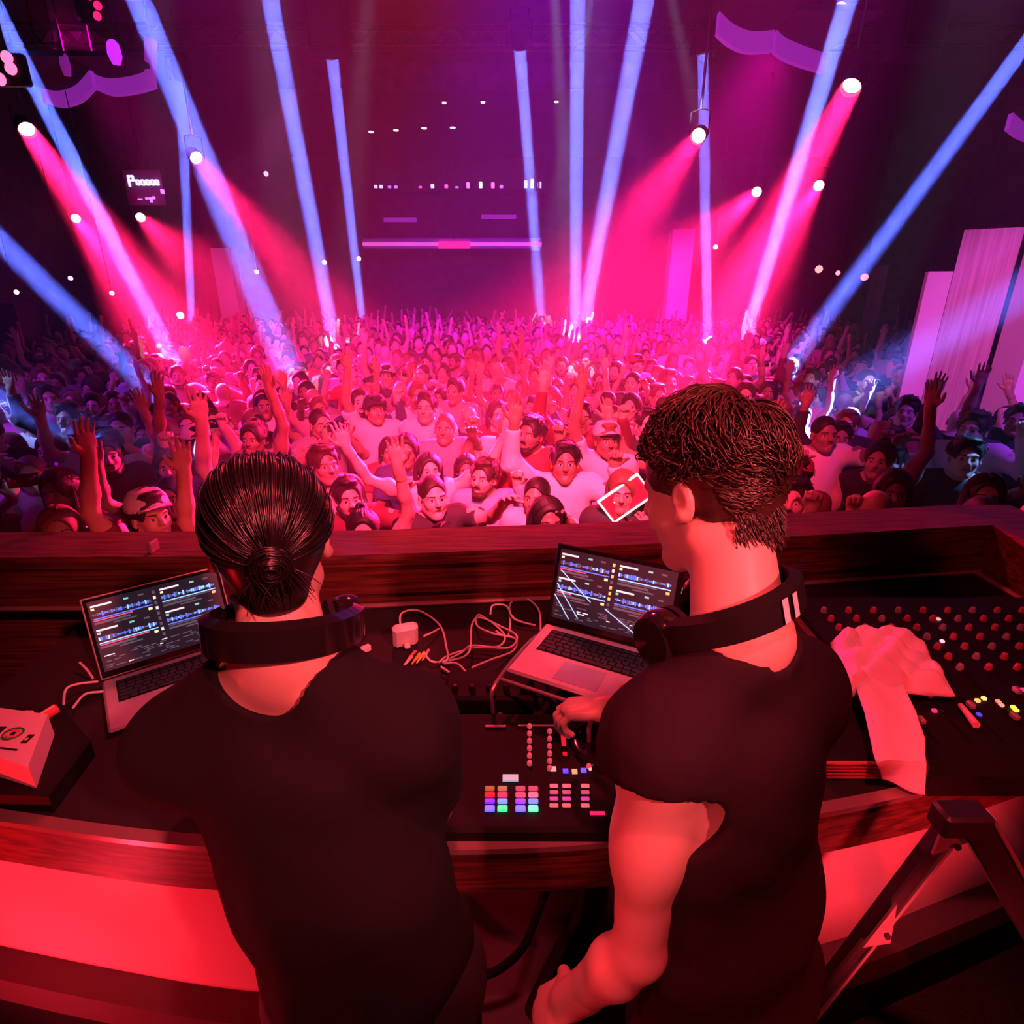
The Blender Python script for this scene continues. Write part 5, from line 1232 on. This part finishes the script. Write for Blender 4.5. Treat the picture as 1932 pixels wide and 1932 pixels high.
def make_variant(idx, pose, fem, hairk, sleeve, tilt, turn, mouth, extra=None, lod=False, m=1.0):
    J, H = person_joints(pose); hs = .94 if fem else 1.0
    ct, st = math.cos(tilt), math.sin(tilt); hf = np.array((math.sin(turn) * ct, math.cos(turn) * ct, st)); hc = np.array((.0, .015, 1.60 if not fem else 1.59))
    R = frame(hf); J['nt'] = hc - R[2] * .07 - R[1] * .02
    if fem: J['shL'] = np.array(J['shL']) * (.93, 1, 1); J['shR'] = np.array(J['shR']) * (.93, 1, 1)
    if lod:
        G, RB, A, ch, wa = body_field(J, .030, fem, legs=False)
        Hf = Field(hc - .16, hc + .18, .020); Hf.ell(hc + R[1] * .01, (.078, .096, .118), R)
        hv = hair_field(hairk, lambda x, y, z: hc + hs * (R[0] * x + R[1] * y + R[2] * z), R, hs, .020)
        arms = []
        for s_ in 'LR':
            w_ = A['wr' + s_]; e_ = A['el' + s_]; F_ = Field(w_ - .16, w_ + .16, .020); F_.cap(w_, w_ + unit(w_ - e_) * .10, .032, .030); arms.append(F_.mesh())
        Sf = shirt_field(J, RB, A, ch, wa, .032, fem, sleeve, .020, folds=0)
        return [G.mesh(), Hf.mesh()] + arms, Sf.mesh(), hv.mesh()
    G, RB, A, ch, wa = body_field(J, .018 * m, fem)
    parts = [G.mesh()]; Hf, w = head_field(hc, R, .0066 * m, hs, mouth=mouth, neck=np.array(J['nb']) * .9 + np.array(J['nt']) * .1); parts.append(Hf.mesh())
    for (sd, d, n, side, c, sp_) in H: parts.append(hand_field(A['wr' + sd], A['el' + sd], d, n, side, c, sp_, .0070 * m).mesh())
    body = np_obj('person', parts, [M_skinc, M_eye, M_eyew, M_brow, M_lip], slot=face_slots(w, R, hs))
    kids = []
    kids.append(np_obj('top' if fem else 't_shirt', [shirt_field(J, RB, A, ch, wa, .016 * m, fem, sleeve, .021, seed=idx, folds=.0035, neck_r=.09 if fem else .078).mesh()], [M_clothc], body))
    kids.append(np_obj('trousers', [trousers_field(J, RB, A, .028 * m).mesh()], [M_denimc], body))
    kids.append(np_obj('shoes', [shoes_field(A, RB, .024 * m).mesh()], [M_black], body))
    if hairk != 'none':
        hv = hair_field(hairk, w, R, hs, .0080 * m, seed=idx); cs = crowd_strands(hairk, w, idx) if m == 1 else None; kids.append(np_obj('hair', [hv.mesh()] + ([strands(cs, .0026, .0012)] if cs else []), [M_hairc], body))
    if extra == 'cap':
        mb = MB(); 
        prof = [(.098, .045), (.100, .06), (.092, .10), (.065, .135), (.02, .148), (0, .149)]
        Rm = Matrix([[float(R[j][i]) for j in range(3)] for i in range(3)])
        mb.lathe([(r * hs, z * hs) for r, z in prof], M_clothc, R=Rm, c=Vector(hc - R[1] * .012), n=22)
        c_ = [Vector(w(.075 * math.cos(t), .06 + .095 * math.sin(t), .050 + .02 * math.sin(t))) for t in [math.pi * k / 10 for k in range(11)]]
        d_ = [Vector(w(.075 * math.cos(t), .06 + .02 * math.sin(t), .060)) for t in [math.pi * k / 10 for k in range(11)]]
        mb.strip(c_, d_, M_clothc); mb.strip([p - Vector((0, 0, .006)) for p in d_], [p - Vector((0, 0, .006)) for p in c_], M_clothc)
        kids.append(child(mb, 'cap', body))
    if extra == 'beard':
        Bf = Field(hc - .16, hc + .15, .0065)
        for q in (-1, 1): Bf.cap(w(q * .066, .02, -.045), w(q * .020, .078, -.100), .017 * hs, .022 * hs, .02)
        Bf.cap(w(-.02, .095, -.100), w(.02, .095, -.100), .018, .018, .02); Bf.cap(w(-.022, .103, -.040), w(.022, .103, -.040), .006, .006, .01)
        Bf.ell(w(0, .112, -.058), (.022, .02, .010), R, .006, True)
        kids.append(np_obj('beard', [Bf.mesh()], [M_hairc], body))
    return body, kids

VAR = [  # pose L/R, female, hair, sleeve, tilt, turn, mouth, extra, who, what they do, garment
    (('down', 'down'), 0, 'short', .62, .08, .0, .0, None, 'short-haired man', 'arms down', 'T-shirt'),
    (('up', 'up'), 0, 'short', .62, .12, .1, .012, None, 'short-haired man', 'both arms raised', 'T-shirt'),
    (('down', 'high'), 0, 'short', .62, .10, -.1, .010, 'cap', 'capped man', 'one arm raised high', 'T-shirt'),
    (('down', 'down'), 1, 'long', 0, .05, .15, .0, None, 'long-haired woman', 'arms down', 'sleeveless top'),
    (('vee', 'vee'), 1, 'long', 0, .15, .0, .012, None, 'long-haired woman', 'arms spread up', 'sleeveless top'),
    (('clap', 'clap'), 1, 'bob', .5, .05, -.1, .008, None, 'bob-haired woman', 'clapping', 'top'),
    (('film', 'film'), 0, 'crop', .62, .05, .0, .0, None, 'crop-haired man', 'hands before face', 'T-shirt'),
    (('fist', 'down'), 0, 'short', 1.0, .1, .2, .012, 'beard', 'bearded man', 'one fist raised', 'long-sleeved top'),
    (('high', 'down'), 1, 'bun', 0, .12, .0, .008, None, 'bun-haired woman', 'one arm raised high', 'sleeveless top'),
    (('down', 'fist'), 0, 'none', .62, .05, -.2, .0, None, 'bald man', 'one fist raised', 'T-shirt'),
    (('fist', 'up'), 0, 'short', 1.0, .1, .0, .010, None, 'short-haired man', 'fist and palm raised', 'long-sleeved top'),
    (('mouth', 'down'), 1, 'long', .5, .0, .3, .0, None, 'long-haired woman', 'hand at her mouth', 'top'),
    (('point', 'down'), 0, 'crop', .62, .1, .0, .010, None, 'crop-haired man', 'pointing at the booth', 'T-shirt'),
    (('down', 'up'), 1, 'bob', .5, .12, .1, .010, None, 'bob-haired woman', 'one palm raised', 'top'),
]
VW = [3, .6, .9, 3, .5, 1.3, 1.1, 1.4, .7, 1.2, .6, 1.6, 1.0, .8]
SKINS = [(.62, .42, .33), (.55, .36, .27), (.42, .26, .19), (.68, .48, .40), (.30, .18, .13)]
HAIRS = [(.012, .009, .009), (.020, .012, .010), (.05, .026, .016), (.015, .011, .011), (.16, .09, .05)]
SHIRTS = [('white', (.75, .72, .74)), ('black', (.03, .028, .032)), ('grey', (.25, .23, .26)), ('red', (.50, .06, .07)), ('navy', (.04, .05, .16)), ('pink', (.65, .35, .42)), ('maroon', (.16, .03, .045)), ('bluish', (.38, .48, .66))]
protosN = [make_variant(i, v[0], v[1], v[2], v[3], v[4], v[5], v[6], v[7]) for i, v in enumerate(VAR)]
protosF = [make_variant(i, v[0], v[1], v[2], v[3], v[4], v[5], v[6], v[7], m=1.75) for i, v in enumerate(VAR)]

rs = random.Random(11)
def blocked(x, y):
    if 5.15 < y < 7.8 and 3.9 < x < 6.8: return True
    if 20.2 < y < 21.3 and -11 < x < -8.2: return True
    if 11.0 < y < 12.6 and (x < -9.3 or x > 7.3): return True
    if 19.0 < y < 20.4 and 4.3 < x < 6.8: return True
    return abs(x) > 10.5
spots = []
y = 2.62; row = 0
while y < 20.5:
    half = min(10.5, .92 * y + .35); dx = .50; off_ = .25 if row % 2 else 0.; x = -half + off_
    while x < half:
        px_, py_ = x + rs.uniform(-.08, .08), y + rs.uniform(-.10, .10)
        if not blocked(px_, py_): spots.append((py_, px_, row))
        x += dx
    y += .46 + row * .004; row += 1
print('crowd', len(spots), 'rows', row)
def view(px_, py_, z):
    d = py_ * math.cos(PITCH) + (2 - z) * math.sin(PITCH); return 966 + FPX * px_ / d
SECT = [(-9999, 150, 'by side wall'), (150, 385, 'above first laptop'), (385, 640, 'beyond slick-haired DJ'), (640, 850, 'above power adapter'), (850, 1040, 'above controller'), (1040, 1215, 'above second laptop'), (1215, 1480, 'beyond tousle-haired DJ'), (1480, 1700, 'above towel'), (1700, 9999, 'near tall panels')]
ORD = ['front', 'second', 'third', 'fourth', 'fifth', 'sixth', 'seventh', 'eighth', 'ninth', 'tenth', 'eleventh', 'twelfth', 'thirteenth', 'fourteenth', 'fifteenth', 'sixteenth', 'seventeenth', 'eighteenth']
spots.sort(key=lambda t: t[0])
used = set(); placed = {}; people = []
N_IND = 296
for k, (py_, px_, row_) in enumerate(spots[:N_IND]):
    sec = [t for a, b, t in SECT if a <= view(px_, py_, 1.0) < b][0]
    for att in range(400):
        v = rs.choices(range(len(VAR)), VW)[0]
        if py_ < 3.3 and v in (1, 4, 10) and rs.random() < .6: continue
        sc = SHIRTS[rs.choices(range(8), [7, 7, 2.5, 2.5, 1.5, 3, 2, 1.5])[0]]
        lb = '%s in %s %s, %s, %s row %s' % (VAR[v][8], sc[0], VAR[v][10], VAR[v][9], ORD[min(row_, 17)], sec)
        if lb not in used: break
    used.add(lb); far_ = py_ > 5.3; body, kids = (protosF if far_ else protosN)[v]; key = (far_, v); sk = rs.choice(SKINS); hr = rs.choice(HAIRS)
    if key not in placed: o = body; ks = kids
    else:
        o = body.copy(); C.objects.link(o); ks = []
        for c in kids:
            d = c.copy(); C.objects.link(d); d.parent = o; ks.append(d)
    placed[key] = 1
    s_ = rs.uniform(.93, 1.05) * (.96 if VAR[v][1] else 1.)
    o.location = (px_, py_, FZ); o.rotation_euler = (0, 0, math.pi - math.atan2(px_, py_) * .75 + rs.uniform(-.45, .45)); o.scale = (s_, s_, s_)
    if v == 9 and k % 2: o.rotation_euler.z += math.pi * .8
    o.color = (*sk, 1)
    for d in ks:
        st = d.name.split('.')[0]
        d.color = (*(hr if st in ('hair', 'beard') else sc[1]), 1)
        if st == 'cap': d.color = (*rs.choice([(.02, .02, .025), (.6, .58, .6), (.3, .03, .04)]), 1)
    tag(o, lb, 'person', 'people dancing in the crowd')
    people.append((o, v, px_, py_, s_))
for fr_, P_ in ((False, protosN), (True, protosF)):
    for v in range(len(VAR)):
        if (fr_, v) not in placed:
            for ob in [P_[v][0]] + P_[v][1]: bpy.data.objects.remove(ob)
# the rest of the hall as one mass
lods = [make_variant(i, v[0], v[1], v[2], 0 if v[3] == 0 else .6, v[4], v[5], 0, lod=True) for i, v in enumerate(VAR)]
Pt, Ct = [], []
for (py_, px_, row_) in spots[N_IND:]:
    v = rs.choices(range(len(VAR)), VW)[0]; sk, sc, hr = rs.choice(SKINS), SHIRTS[rs.choices(range(8), [7, 7, 2.5, 2.5, 1.5, 3, 2, 1.5])[0]][1], rs.choice(HAIRS)
    a = math.pi - math.atan2(px_, py_) * .75 + rs.uniform(-.5, .5); s_ = rs.uniform(.93, 1.06); ca, sa = math.cos(a), math.sin(a)
    skn, sh, hv = lods[v]
    for (V, Q), col in [(m, sk) for m in skn] + [(sh, sc), (hv, hr)]:
        if len(V) == 0 or (col is hr and VAR[v][2] == 'none'): continue
        W3 = np.stack([V[:, 0] * ca - V[:, 1] * sa, V[:, 0] * sa + V[:, 1] * ca, V[:, 2]], 1) * s_ + np.array((px_, py_, FZ))
        Pt.append((W3, Q)); Ct.append(np.tile(np.array((*col, 1.)), (len(V), 1)))
M_mass = bpy.data.materials.new('people_far_back'); M_mass.use_nodes = True
nt = M_mass.node_tree; at_ = nt.nodes.new('ShaderNodeAttribute'); at_.attribute_name = 'tone'
nt.links.new(at_.outputs['Color'], nt.nodes['Principled BSDF'].inputs['Base Color']); nt.nodes['Principled BSDF'].inputs['Roughness'].default_value = .6
if Pt:
    o = np_obj('crowd', Pt, [M_mass], colors=np.concatenate(Ct)); tag(o, 'packed mass of dancing people filling the far half of the hall', 'crowd', kind='stuff')
# things held up in the crowd
def held(name, pos, mbf, lb, cat, group=None):
    mb = MB(); mbf(mb); o = mb.obj(name); o.location = pos; return tag(o, lb, cat, group)
fp = PY(1180, 940, 3.05)
def fr(mb):
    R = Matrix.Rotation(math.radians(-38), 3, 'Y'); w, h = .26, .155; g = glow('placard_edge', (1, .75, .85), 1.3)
    mb.box((0, 0, 0), (w, .012, h), mat('placard_face', (.55, .06, .10), .5), R)
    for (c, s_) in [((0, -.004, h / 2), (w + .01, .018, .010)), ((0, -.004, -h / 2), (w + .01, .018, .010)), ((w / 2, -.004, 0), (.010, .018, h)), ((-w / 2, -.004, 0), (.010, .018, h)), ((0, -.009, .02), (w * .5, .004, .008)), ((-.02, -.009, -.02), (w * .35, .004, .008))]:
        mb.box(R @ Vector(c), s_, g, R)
    mb.tube([R @ Vector((-.06, 0, -h / 2)), R @ Vector((-.11, 0, -h / 2 - .20)), Vector((-.16, .0, -.50))], .008, M_black, n=7)
held('hand_placard', fp, fr, 'red placard with bright white outline held up slanted in the front rows', 'placard')
# phones in the hands of those who film
kph = 0
for (o, v, px_, py_, s_) in people:
    if v == 6 and py_ < 9.0:
        bpy.context.view_layer.update(); p = o.matrix_world @ Vector((0, .385, 1.66))
        root = empty('phone', p, 'lit phone of the ' + o['label'].split(' hands')[0].rstrip(',').replace('crop-haired man', 'man') + ', ' + o['label'].split(', ')[2], 'phone', 'phones held up in the crowd', rot=(0, 0, o.rotation_euler.z))
        mb = MB(); mb.box((0, 0, 0), (.15, .010, .075), M_blackg, bev=.004); child(mb, 'case', root)
        mb = MB(); mb.box((0, -.0056, 0), (.138, .001, .066), glow('phone_screen', (.45, .55, 1), 1.6)); child(mb, 'screen', root); kph += 1
